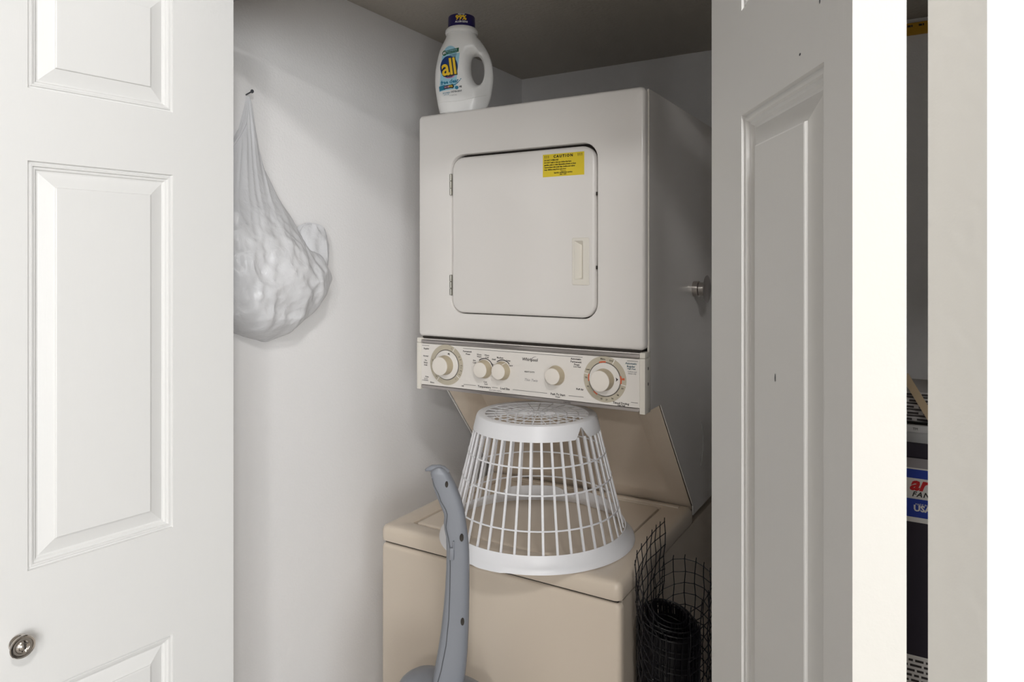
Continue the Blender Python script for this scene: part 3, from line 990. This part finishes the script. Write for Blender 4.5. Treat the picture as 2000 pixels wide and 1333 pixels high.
for i in range(7):
    t = i / 6
    disc(*lbp(887 + 13 * t, 174 - 9 * t * t - 2 * t), 0.0022, 0.0010 + 0.0004 * (1 - t), 5, rot=0.6, n=8, rings=1)
obj('label', b, ['lab_sky', 'lab_navy', 'lab_green', 'lab_yellow', 'lab_pink', 'lab_teal', 'lab_dark', 'lab_dark', 'lab_white'], bt, world=False, smooth=False, label='light blue printed label with yellow lettering')
# moulded line round the foot
b = B()
lift[0] = 0.0003
tube(b, [onb(*bp(861 + 88 * t, 206.0 - 3 * t - 10 * t * t + (3 * math.sin(t * PI)))) for t in [k / 24 for k in range(25)]], 0.0008, 5)
obj('moulded_line', b, 'bottle', bt, world=False)

# ------------------------------------------------------------------ laundry basket (upside down)
BX, BY, BZ, BT = -0.7705, 1.4085, 0.8805, 1.1575
bk_ = thing('laundry_basket', 'white round plastic laundry basket upside down on the washer lid', 'basket', (BX, BY, BZ), R(-6))
HT = BT - BZ
RT, RB = 0.1345, 0.2035          # wall radius at top edge / at rim


def rad(z): return RT + (RB - RT) * (1 - z / HT) ** 1.0


NR = 42
# rim with flange, handles cut into it
b = B()
NA = 126
loops = []
def rimdrop(a):
    """little grips that reach below the flange"""
    q = 0.0
    for c in (R(279), R(99)):
        d = abs((a - c + PI) % (2 * PI) - PI)
        if d < 0.16: q = 1.0 if d < 0.12 else (0.16 - d) / 0.04
    return q
prof = [(RB - 0.0035, 0.030, 0), (RB - 0.001, 0.031, 0), (RB + 0.003, 0.020, 0), (RB + 0.0125, 0.011, 0), (RB + 0.0178, 0.0055, 0.3), (RB + 0.0190, 0.001, 1), (RB + 0.0172, 0.0005, 1), (RB + 0.011, 0.0075, 0.3), (RB + 0.0015, 0.0165, 0), (RB - 0.0035, 0.026, 0)]
for r, z, dd in prof:
    loops.append([((r + 0.0035 * dd * rimdrop(2 * PI * k / NA)) * math.cos(2 * PI * k / NA), (r + 0.0035 * dd * rimdrop(2 * PI * k / NA)) * math.sin(2 * PI * k / NA), z) for k in range(NA)])
loops.append(loops[0])
rows = loft(b, loops, True)
bmesh.ops.remove_doubles(b, verts=b.verts, dist=1e-6)
obj('rim', b, 'basket', bk_, world=False)
for a0, a1 in ((40, 92), (104, 150)):
    b = B()
    lp = []
    for k in range(15):
        a = R(a0 + (a1 - a0) * k / 14)
        hgt = 0.040 + 0.008 * min(1.0, 3 * math.sin(PI * k / 14))
        lp.append([((rad(z) + e) * math.cos(a), (rad(z) + e) * math.sin(a), z) for e, z in ((-0.001, 0.028), (0.0015, 0.028), (0.0015, hgt), (-0.001, hgt))])
    loft(b, lp, True, True, True)
    obj('grip', b, 'basket', bk_, world=False)
# top band (the basket's foot) with one V notch
b = B()
lp = []
NB = 168
for k in range(NB):
    a = 2 * PI * k / NB
    d = abs((a - R(-12) + PI) % (2 * PI) - PI)
    notch = max(0.0, 1 - d / 0.14)
    zb = HT - 0.0335 + 0.026 * notch
    f = lambda r, z: ((r) * math.cos(a), (r) * math.sin(a), z)
    lp.append([f(rad(zb) + 0.0025, zb), f(RT + 0.004, HT - 0.006), f(RT + 0.002, HT - 0.002), f(RT - 0.003, HT), f(RT - 0.016, HT - 0.001), f(RT - 0.016, HT - 0.003), f(RT - 0.004, HT - 0.005), f(rad(zb) - 0.0005, zb)])
lp.append(lp[0])
loft(b, lp, True)
bmesh.ops.remove_doubles(b, verts=b.verts, dist=1e-6)
obj('foot_band', b, 'basket', bk_, world=False)
# bottom grid
b = B()
zg = HT - 0.0035
for r in (0.020, 0.044, 0.070, 0.096):
    lp = [[((r + e) * math.cos(2 * PI * k / 72), (r + e) * math.sin(2 * PI * k / 72), zg + h_) for e, h_ in ((-0.0011, -0.0007), (0.0011, -0.0007), (0.0011, 0.0007), (-0.0011, 0.0007))] for k in range(73)]
    loft(b, lp, True)
for k in range(24):
    a = 2 * PI * k / 24
    r0 = 0.006 if k % 2 == 0 else 0.020
    ca, sa = math.cos(a), math.sin(a)
    lp = [[(r * ca - e * sa, r * sa + e * ca, zg + h_) for e, h_ in ((-0.0011, -0.0006), (0.0011, -0.0006), (0.0011, 0.0006), (-0.0011, 0.0006))] for r in (r0, RT - 0.014)]
    loft(b, lp, True, True, True)
lathe_z(b, 0, 0, [(0.009, zg - 0.0012), (0.009, zg + 0.0012)], n=24)
obj('bottom_grid', b, 'basket', bk_, world=False)
# ribs
b = B()
za, zb = 0.026, HT - 0.030
lp = [[(rad(z) + e, w_, z) for e, w_ in ((-0.0014, -0.0024), (0.0014, -0.0024), (0.0014, 0.0024), (-0.0014, 0.0024))] for z in (za, zb)]
loft(b, lp, True, True, True)
rib0 = obj('rib', b, 'basket', bk_, world=False, smooth=False)
for k in range(1, NR): link_copy(rib0, bk_, rot=(0, 0, 2 * PI * k / NR))
for z, gap in ((1.074, True), (1.021, True), (0.954, True)):
    zz = z - BZ
    b = B()
    a0 = R(-112)
    n = 100
    lp = []
    for k in range(n + 1):
        a = a0 + (2 * PI - R(3.5)) * k / n
        lp.append([((rad(zz) + e) * math.cos(a), (rad(zz) + e) * math.sin(a), zz + h_) for e, h_ in ((0.0002, -0.0015), (0.0022, -0.0015), (0.0022, 0.0015), (0.0002, 0.0015))])
    loft(b, lp, True, True, True)
    obj('hoop', b, 'basket', bk_, world=False)

# ------------------------------------------------------------------ hanging plastic bag on its nail
NY, NZ = 1.0500, 1.8800
nl = thing('nail', 'small dark nail in the left closet wall above the white bag', 'nail', (XL, NY, NZ))
b = B()
loops = [[(XL + dx, NY + r * math.cos(2 * PI * k / 14), NZ + dx * 0.25 + r * math.sin(2 * PI * k / 14)) for k in range(14)] for dx, r in ((-0.004, 0.0016), (0.020, 0.0016), (0.020, 0.0042), (0.0215, 0.0042), (0.022, 0.003))]
loft(b, loops, True, True, True)
obj('nail_shaft', b, 'grey2', nl)


def interp(tab, z):
    if z >= tab[0][0]: return tab[0][1]
    for (za, va), (zb, vb) in zip(tab, tab[1:]):
        if za >= z >= zb:
            t = (za - z) / (za - zb)
            return va + (vb - va) * t
    return tab[-1][1]


YRT = [(1.880, 1.0515), (1.86, 1.058), (1.80, 1.0655), (1.76, 1.0725), (1.714, 1.088), (1.636, 1.133), (1.59, 1.163), (1.555, 1.190), (1.53, 1.212), (1.50, 1.240), (1.4744, 1.260), (1.4544, 1.266), (1.42, 1.257), (1.395, 1.238), (1.347, 1.175), (1.33, 1.148), (1.318, 1.10)]
YLT = [(1.880, 1.0485), (1.86, 1.044), (1.80, 1.027), (1.76, 1.003), (1.70, 0.972), (1.60, 0.940), (1.5, 0.930), (1.42, 0.932), (1.39, 0.945), (1.347, 1.005), (1.33, 1.045), (1.318, 1.09)]
DPT = [(1.880, 0.004), (1.86, 0.008), (1.80, 0.016), (1.714, 0.030), (1.636, 0.046), (1.55, 0.070), (1.48, 0.085), (1.42, 0.085), (1.37, 0.068), (1.335, 0.038), (1.318, 0.01)]


def ridge(v, s):
    return 1 - abs(noise.noise(Vector(v) * s)) * 2


def bag_mesh(shrink, ztop, zbot, amp, seed, xoff):
    b = B()
    rows = []
    NZr, NT = 190, 220
    for i in range(NZr + 1):
        s = i / NZr
        z = ztop + (zbot - ztop) * s
        yr, yl, dp = interp(YRT, z), interp(YLT, z), interp(DPT, z)
        yc, hw = (yr + yl) / 2, (yr - yl) / 2 * shrink
        dp *= shrink
        row = []
        lower = max(0.0, min(1.0, (1.66 - z) / 0.14))
        for k in range(NT):
            t = 2 * PI * k / NT
            c, sn_ = math.cos(t), math.sin(t)
            sgn = 1 if c >= 0 else -1
            y = yc + hw * sgn * abs(c) ** 0.9
            if sn_ >= 0: x = dp * sn_ ** 0.75
            else: x = 0.0
            # pleats running to the hook in the upper part
            frac = (y - NY) / max(0.02, (1.90 - z))
            pl = 0.6 * ridge((frac * 2.4 + seed, 0.3, z * 0.6), 2.6) + 0.35 * ridge((frac * 6 + seed, 1.3, z), 2.2)
            wy, wz = y + 0.02 * noise.noise(Vector((y * 9, z * 9, seed))), z + 0.02 * noise.noise(Vector((y * 9, z * 9, seed + 7)))
            u_, v_ = wy + 0.3 * wz, wz - 0.3 * wy
            f1 = noise.voronoi(Vector((u_ * 13 + seed, v_ * 8, x * 6)))[0][0]
            f2 = noise.voronoi(Vector((u_ * 26, v_ * 17 + seed, x * 9)))[0][0]
            f3 = noise.voronoi(Vector((u_ * 55, v_ * 40 + seed, 0.3)))[0][0]
            cr = 0.75 * f1 + 0.42 * f2 + 0.16 * f3
            if sn_ > 0:
                x += amp * sn_ * (0.008 * pl * (1 - 0.5 * lower) * min(1, dp / 0.02) + lower * (0.038 * cr - 0.012))
            edge = abs(c) ** 6
            y += sgn * edge * amp * lower * 0.020 * (cr - 0.45)
            zz = z + (0.010 * (cr - 0.3) * lower * amp if 0 < i < NZr else 0)
            row.append(b.verts.new((XL + 0.0045 + xoff + max(0.0, x), y, zz)))
        rows.append(row)
    for i in range(NZr):
        for k in range(NT):
            j = (k + 1) % NT
            b.faces.new((rows[i][k], rows[i][j], rows[i + 1][j], rows[i + 1][k]))
    b.faces.new(rows[0][::-1])
    b.faces.new(rows[-1])
    return b


bag = thing('plastic_bag', 'crumpled white plastic bag hanging from a nail on the left wall', 'bag', (XL + 0.004, NY, 1.318))
obj('bag_film', bag_mesh(1.0, 1.8755, 1.3185, 1.0, 3.7, 0.0), 'film', bag, angle=38)
obj('bag_contents', bag_mesh(0.72, 1.585, 1.352, 0.55, 9.1, 0.003), 'contents', bag, angle=50, label='bundle of crumpled white bags inside')
# crumpled ear of film standing off behind the straight edge
b = B()
rows = []
for i in range(26):
    u1 = i / 25
    row = []
    for k in range(36):
        t = 2 * PI * k / 36
        cy, cz = 1.212, 1.515
        ry = 0.052 * math.sin(PI * min(1, max(0.0, u1))) ** 0.6
        zz = cz + 0.075 * math.cos(PI * u1)
        q = noise.voronoi(Vector((math.cos(t) * 1.6, math.sin(t) * 1.6, u1 * 3 + 2)))[0][0]
        rows_x = 0.026 * math.sin(PI * u1) ** 0.6 * math.sin(t)
        row.append(b.verts.new((XL + 0.034 + rows_x * (0.8 + 0.5 * q), cy + ry * math.cos(t) * (0.75 + 0.5 * q), zz + 0.010 * q)))
    rows.append(row)
for i in range(25):
    for k in range(36):
        b.faces.new((rows[i][k], rows[i][(k + 1) % 36], rows[i + 1][(k + 1) % 36], rows[i + 1][k]))
obj('bag_ear', b, 'film', bag, angle=30)
b = B()
tube(b, [(XL + 0.012, 1.0475, 1.866), (XL + 0.014, 1.043, 1.845), (XL + 0.016, 1.037, 1.82), (XL + 0.018, 1.032, 1.81), (XL + 0.018, 1.024, 1.79), (XL + 0.018, 1.010, 1.770), (XL + 0.02, 0.992, 1.745)], [0.0015, 0.0025, 0.003, 0.0045, 0.003, 0.0035, 0.003], 7)
obj('bag_handle', b, 'film', bag)

# ------------------------------------------------------------------ grey upright cleaner with curved handle
uc = thing('upright_cleaner', 'grey plastic upright cleaner with curved handle before the washer', 'cleaner', (-0.79, 1.075, 0))
# (left px, right px, row) of the handle seen at its own plane, turned into metres there
CR, SR = math.cos(R(30.7)), math.sin(R(30.7))


HANDLE = [(911.5, 852, 862), (914.5, 846, 868.5), (918.5, 842, 873), (924, 841, 877), (930, 842.5, 880.5), (938, 844.5, 885), (948, 846, 890), (960, 850, 895), (975, 856, 901), (990, 862, 905), (1000, 866.5, 907.5), (1010, 867.5, 909), (1020, 866.5, 910.5), (1032, 868, 912), (1046, 871, 914), (1060, 871.5, 915.5), (1080, 872, 916.5), (1110, 871.5, 917), (1150, 869.5, 917), (1190, 866, 916.5), (1230, 861.5, 915.5), (1270, 855.5, 913.5), (1300, 850, 911), (1330, 844, 907), (1370, 834, 900), (1420, 820, 892)]
HC = (-0.795, 1.065)                      # the handle stands here, turned a little to the right
HV = Vector((-0.56, 0.8285)).normalized()  # its back direction
HE = Vector((HV.y, -HV.x))                 # its width direction


def hpt(px, py, dep=0.0):
    a = (px - 1000) / 1365.0
    q = (514 - py) / 1365.0
    dx, dy = -SR + a * CR, CR + a * SR
    t = (HC[0] * HV[0] + HC[1] * HV[1]) / (dx * HV[0] + dy * HV[1])
    return Vector((dx * t, dy * t, 1.5 + q * t))


def hoff(p, d):
    """point moved by d along the direction the cleaner's back faces"""
    return Vector((p.x + HV[0] * d, p.y + HV[1] * d, p.z))


b = B()
rows = []
SEAM = []
for py, l, r in HANDLE:
    pl_, pr = hpt(l, py), hpt(r, py)
    c = (pl_ + pr) / 2
    wx = (pr - pl_).length / 2
    dep = 0.017 + 0.006 * min(1, max(0, (py - 1000) / 300))
    if py < 916: dep *= 0.75
    ring = []
    for k in range(24):
        t = 2 * PI * k / 24
        ct, st = math.cos(t), math.sin(t)
        e = 0.62
        wa, da = wx * math.copysign(abs(ct) ** e, ct), dep * math.copysign(abs(st) ** e, st)
        ring.append((c.x + HE.x * wa + HV.x * da, c.y + HE.y * wa + HV.y * da, c.z))
    rows.append(ring)
loft(b, rows, True, True, True)
obj('handle', b, 'grey', uc, angle=70)
seampx = [(931, 844.5), (945, 849), (960, 857), (975, 862), (990, 871), (1000, 874), (1012, 873), (1025, 871.5), (1040, 875), (1060, 879), (1100, 880), (1150, 879), (1200, 877), (1250, 872), (1300, 862), (1335, 852)]
b = B()
spts = []
for py, sx_ in seampx:
    # depth of the handle front at that place
    for (p0, l0, r0), (p1, l1, r1) in zip(HANDLE, HANDLE[1:]):
        if p0 <= py <= p1:
            t = (py - p0) / (p1 - p0)
            l, r = l0 + (l1 - l0) * t, r0 + (r1 - r0) * t
            break
    c = (l + r) / 2
    q = max(-0.999, min(0.999, (sx_ - c) / ((r - l) / 2)))
    dep = 0.017 + 0.006 * min(1, max(0, (py - 1000) / 300))
    if py < 916: dep *= 0.75
    ct = abs(q) ** (1 / 0.62)
    p = hpt(sx_, py)
    spts.append(tuple(hoff(p, -dep * (max(0.0, 1 - ct * ct) ** 0.5) ** 0.62 - 0.0002)))
tube(b, spts, 0.0009, 5)
obj('seam', b, 'grey2', uc, label='dark seam between the handle shells')
for px, py, rx, rz in ((875.5, 941, 0.0026, 0.0050), (904.5, 1043, 0.0032, 0.0058), (906, 1204, 0.0030, 0.0062)):
    p = hpt(px - 2.5, py)
    b = B()
    loft(b, [[tuple(hoff(Vector((p.x + HE.x * rx * f * math.cos(t), p.y + HE.y * rx * f * math.cos(t), p.z + rz * f * math.sin(t))), -dq)) for t in [k * PI / 6 for k in range(12)]] for f, dq in ((1.15, 0.0150), (1.15, 0.0185 if py < 1000 else 0.0215), (0.8, 0.0180 if py < 1000 else 0.021))], True, False, True)
    obj('screw_hole', b, 'dark', uc)
b = B()
hk = [hpt(873, 926), hpt(864, 919.5), hpt(854, 916), hpt(844, 915), hpt(836, 917), hpt(830.5, 919.5)]
tube(b, [hoff(q, 0.0) for q in hk], [0.0085, 0.0092, 0.0080, 0.0062, 0.0042, 0.0018], 14)
obj('hook_tip', b, 'grey', uc, angle=70)
b = B()
p = hpt(883, 1072)
box(b, -0.0045, 0.0045, -0.0235, -0.012, -0.014, 0.010, bev=0.003)
box(b, 0.002, 0.0045, -0.0238, -0.012, 0.006, 0.022, bev=0.001)
bmesh.ops.rotate(b, verts=b.verts, cent=(0, 0, 0), matrix=Matrix.Rotation(math.atan2(HE.y, HE.x), 3, 'Z'))
bmesh.ops.translate(b, verts=b.verts, vec=p)
obj('cord_clip', b, 'grey', uc)
# head the handle grows out of, tank and foot
def zpx(py): return hpt(870, py).z
b = B()
hc = hpt(861, 1340)
prof = [(0.50, 0.125, 0.075), (0.60, 0.115, 0.075), (0.65, 0.105, 0.07), (0.678, 0.098, 0.066), (0.6945, 0.088, 0.060), (0.7035, 0.074, 0.05), (0.7075, 0.05, 0.036)]
rows = []
for z, rx, ry in prof:
    rows.append([(hc.x + 0.005 + rx * math.copysign(abs(math.cos(t)) ** 0.8, math.cos(t)), 1.07 + ry * math.copysign(abs(math.sin(t)) ** 0.8, math.sin(t)), z + (0.004 * math.cos(2 * t) if z > 0.67 else 0)) for t in [k * 2 * PI / 40 for k in range(40)]])
loft(b, rows, True, True, True)
obj('head', b, 'grey', uc, angle=60)
b = B()
tube(b, [(hc.x - 0.055 + 0.03 * t, 1.07 - 0.068 + 0.004 * t, 0.643 + 0.062 * t ** 0.6) for t in [k / 10 for k in range(11)]], 0.0012, 5)
obj('seam', b, 'grey2', uc)
b = B()
lp = []
for z, rx, ry in ((0.12, 0.12, 0.09), (0.3, 0.125, 0.092), (0.5, 0.128, 0.085)):
    lp.append([(hc.x + 0.005 + rx * math.copysign(abs(math.cos(t)) ** 0.7, math.cos(t)), 1.08 + ry * math.copysign(abs(math.sin(t)) ** 0.7, math.sin(t)), z) for t in [k * 2 * PI / 32 for k in range(32)]])
loft(b, lp, True, True, True)
obj('tank', b, 'grey2', uc)
b = B(); box(b, hc.x - 0.14, hc.x + 0.15, 0.93, 1.2, 0.0, 0.12, bev=0.03, seg=4)
obj('foot', b, 'grey', uc)

# ------------------------------------------------------------------ roll of black netting beside the washer
NX_, NY_, NZ_ = -0.4385, 1.345, 0.812
nr = thing('netting_roll', 'roll of black plastic garden netting standing beside the washer', 'netting', (NX_, NY_, 0))


def wires(bm, grid, r, n=4, vert=True, hor=True):
    """grid[i][k] points: tubes along both directions"""
    if hor:
        for k in range(len(grid[0])): tube(bm, [row[k] for row in grid], r, n)
    if vert:
        for row in grid: tube(bm, row, r, n)


b = B()
for li_, r in enumerate((0.034, 0.040, 0.046, 0.051, 0.056, 0.061)):
    grid = []
    nseg = 30
    top = NZ_ - 0.004 * (li_ % 3) - 0.003 * li_
    for i in range(nseg + 1):
        a = 2 * PI * i / nseg + li_ * 0.35
        col = []
        nz = 26
        for k in range(nz + 1):
            z = top - (top - 0.01) * (k / nz) ** 1.0
            # threads of the net run obliquely round the roll
            rr_ = r * (1 + 0.03 * math.sin(3 * a + li_ + z * 9))
            col.append((NX_ + rr_ * math.cos(a + z * 0.7), NY_ + rr_ * math.sin(a + z * 0.7), z + 0.010 * math.sin(a - 0.8)))
        grid.append(col)
    wires(b, grid, 0.0013, 4)
obj('rolled_net', b, 'net', nr)
# dark packed core layers
b = B()
for r in (0.0315, 0.0375, 0.0435, 0.0535):
    n = 40
    lathe = [[(NX_ + r * math.cos(2 * PI * k / n), NY_ + r * math.sin(2 * PI * k / n), z) for k in range(n)] for z in (0.005, NZ_ - 0.03)]
    loft(b, lathe, True)
obj('packed_layers', b, 'net', nr)
# loose end sweeping up along the washer side
b = B()
path = [(-0.416, 1.262), (-0.440, 1.256), (-0.463, 1.261), (-0.480, 1.276), (-0.489, 1.297), (-0.494, 1.322), (-0.4965, 1.350), (-0.4975, 1.380), (-0.498, 1.410), (-0.498, 1.440), (-0.497, 1.468), (-0.495, 1.494)]
grid = []
for i, (x, y) in enumerate(path):
    s = i / (len(path) - 1)
    ztop = [0.80, 0.84, 0.872, 0.894, 0.909, 0.918, 0.924, 0.928, 0.930, 0.931, 0.931, 0.930][i]
    zlow = 0.42
    col = []
    nz = 18
    for k in range(nz + 1):
        z = ztop - k * 0.0235 + 0.0015 * math.sin(i * 1.7 + k)
        lean = 1.0 - min(1.0, k / 12)
        dx, dy = (NX_ - x), (NY_ - y)
        f = 0.22 * (1 - lean)
        # strands slope like a skewed diamond net; the lower part hugs the roll
        xs_, ys_ = x + dx * f * (0.9 if i > 2 else 0.1), y + dy * f * (1.6 if i > 7 else 0.35) - 0.010 * (k / 18)
        col.append((xs_ + 0.002 * math.sin(k * 2.1 + i), ys_, z))
    grid.append(col)
wires(b, grid, 0.00105, 4)
for row in grid:
    p = Vector(row[0])
    tube(b, [p, p + Vector((0.001, -0.002, 0.010))], 0.0010, 4)
for row in grid:
    for k in range(0, 12):
        p = Vector(row[k])
        bmesh.ops.create_icosphere(b, subdivisions=1, radius=0.0019, matrix=Matrix.Translation(p))
obj('loose_net', b, 'net', nr)
b = B()
grid = []
path2 = [(-0.489, 1.40), (-0.478, 1.425), (-0.460, 1.443), (-0.438, 1.450), (-0.415, 1.446), (-0.393, 1.433), (-0.375, 1.413), (-0.362, 1.388), (-0.356, 1.36), (-0.356, 1.33), (-0.362, 1.30), (-0.375, 1.277)]
for i, (x, y) in enumerate(path2):
    ztop = [0.845, 0.862, 0.872, 0.877, 0.879, 0.879, 0.878, 0.876, 0.873, 0.869, 0.864, 0.858][i]
    col = []
    for k in range(20):
        z = ztop - k * 0.024 + 0.002 * math.sin(i + k * 1.3)
        f = 0.03 * min(1, k / 6)
        col.append((x + (NX_ - x) * f + 0.0015 * math.sin(k * 1.9 + 2 * i), y + (NY_ - y) * f, z))
    grid.append(col)
wires(b, grid, 0.00105, 4)
for row in grid:
    p = Vector(row[0])
    tube(b, [p, p + Vector((0.001, 0.0, 0.009))], 0.0010, 4)
    for k in range(0, 8):
        bmesh.ops.create_icosphere(b, subdivisions=1, radius=0.0019, matrix=Matrix.Translation(Vector(row[k])))
obj('loose_net', b, 'net', nr)

# ------------------------------------------------------------------ things behind the right door, seen through the hinge gap
YX = 1.45
fc = thing('fan_carton', 'tall dark carton of a fan with white and blue printed band in the closet', 'carton', (-0.015, YX + 0.15, 0))
b = B(); box(b, -0.20, 0.17, YX, YX + 0.30, 0.0, 1.150, bev=0.002, seg=1)
obj('carton_body', b, 'carton', fc)
b = B()
yy = YX - 0.0005
quad_y(b, -0.199, 0.169, 1.131, 1.149, yy, 1)
quad_y(b, -0.199, 0.169, 1.034, 1.1315, yy - 0.0001, 0)
quad_y(b, -0.199, 0.169, 1.1130, 1.1290, yy - 0.0002, 2)
quad_y(b, -0.199, 0.169, 1.0430, 1.0760, yy - 0.0002, 2)
text_on(b, 'ar', 0.0340, -0.0135, 1.1025, yy - 0.0004, 3, bold=0.0012, shear=0.35)
text_on(b, 'FAN', 0.0125, -0.0100, 1.0842, yy - 0.0004, 4, bold=0.0004, shear=0.3, space=1.25)
text_on(b, 'MADE IN', 0.0048, -0.0085, 1.0665, yy - 0.0004, 0, res=1)
text_on(b, 'USA', 0.0150, -0.0070, 1.0590, yy - 0.0004, 0, bold=0.0006)
obj('printed_band', b, ['cartonwhite', 'cartongrey', 'cartonblue', 'cartonred', 'black'], fc, smooth=False)
b = B()
quad_y(b, -0.12, 0.12, 0.66, 0.794, yy, 0)
for i in range(14):
    z = 0.787 - i * 0.009
    x = -0.115
    while x < 0.11:
        wdt = random.uniform(0.006, 0.02)
        quad_y(b, x, min(0.115, x + wdt), z - 0.0042, z, yy - 0.0003, 1)
        x += wdt + 0.0035
obj('printed_notice', b, ['cartonwhite', 'black'], fc, smooth=False, label='white notice of small print on the carton')
tb = thing('black_tray', 'flat black tray lying on top of the fan carton', 'tray', (-0.015, YX + 0.15, 1.150))
b = B()
loft(b, [at_z(rr(-0.17, 0.14, YX + 0.002, YX + 0.28, 0.02), 1.1502), at_z(rr(-0.175, 0.145, YX, YX + 0.285, 0.02), 1.176), at_z(rr(-0.170, 0.14, YX + 0.005, YX + 0.28, 0.02), 1.176), at_z(rr(-0.165, 0.135, YX + 0.007, YX + 0.275, 0.02), 1.1535)], True, True, True)
obj('tray_body', b, 'carton', tb)
tbb = thing('plastic_tub', 'low round pale grey plastic tub standing in the black tray', 'tub', (-0.02, YX + 0.13, 1.1535))
b = B()
lathe_z(b, -0.02, YX + 0.13, [(0.098, 1.1537), (0.104, 1.190), (0.110, 1.191), (0.111, 1.2035), (0.107, 1.2045), (0.104, 1.202), (0.10, 1.16)], n=48)
obj('tub_body', b, 'tub', tbb)
b = B()
def ontub(a, z):
    th = a / 0.111 - 0.02
    return (-0.02 + 0.1114 * math.sin(th), YX + 0.13 - 0.1114 * math.cos(th), z)
put_flat(b, text_geo('TM', 0.006, res=1), ontub, 0, 0, (0.004, 1.1975))
obj('tub_lettering', b, 'black', tbb, smooth=False)
for i in range(5):
    z = 1.2045 + i * 0.0115
    np_ = thing('folded_newspaper', ['lowest folded newspaper on the grey tub behind the right door', 'second lowest folded newspaper on the grey tub', 'middle folded newspaper of the pile on the grey tub', 'second highest folded newspaper on the grey tub', 'topmost folded newspaper of the pile on the grey tub'][i], 'newspaper', (-0.02, YX + 0.13, z), R((-4, 3, -2, 5, 1)[i]), 'newspapers piled on the tub')
    b = B()
    box(b, -0.125, 0.125, -0.085, 0.085, 0.0002, 0.0105, bev=0.003)
    for k in range(9):
        quad_y(b, -0.12 + 0.026 * k, -0.12 + 0.026 * k + 0.018, 0.0035, 0.0075, -0.0853, 1)
    quad_y(b, -0.11, 0.11, 0.0005, 0.0022, -0.0853, 1)
    obj('paper', b, ['paper', 'black'], np_, world=False, smooth=False)
# the stick leaning on the pile
st = thing('stirring_stick', 'flat tan wooden stick leaning against the newspapers behind the right door', 'stick', (0.012, YX + 0.024, 1.2048))
b = B()
lp = []
for k in range(7):
    t = k / 6
    x, z = 0.014 - 0.050 * t, 1.2055 + 0.088 * t
    y = YX + 0.018 + 0.012 * t
    hw = 0.0062
    lp.append([(x - hw, y, z - 0.002), (x + hw, y, z + 0.003), (x + hw, y + 0.003, z + 0.003), (x - hw, y + 0.003, z - 0.002)])
loft(b, lp, True, True, True)
obj('stick_body', b, 'tan', st, smooth=False)
# yellow marked stick along the back wall
ys = thing('yellow_yardstick', 'yellow marked stick fixed along the back wall high behind the right door', 'yardstick', (-0.02, YB - 0.006, 2.150))
b = B()
box(b, -0.45, 0.40, YB - 0.012, YB - 0.0002, 2.150, 2.183, bev=0.001, seg=1)
for k in range(30):
    x = -0.44 + k * 0.028
    quad_y(b, x, x + 0.008, 2.171, 2.177, YB - 0.0124, 1)
    quad_y(b, x + 0.0095, x + 0.013, 2.171, 2.177, YB - 0.0124, 1)
obj('stick_body', b, ['yellowstick', 'black'], ys, smooth=False)
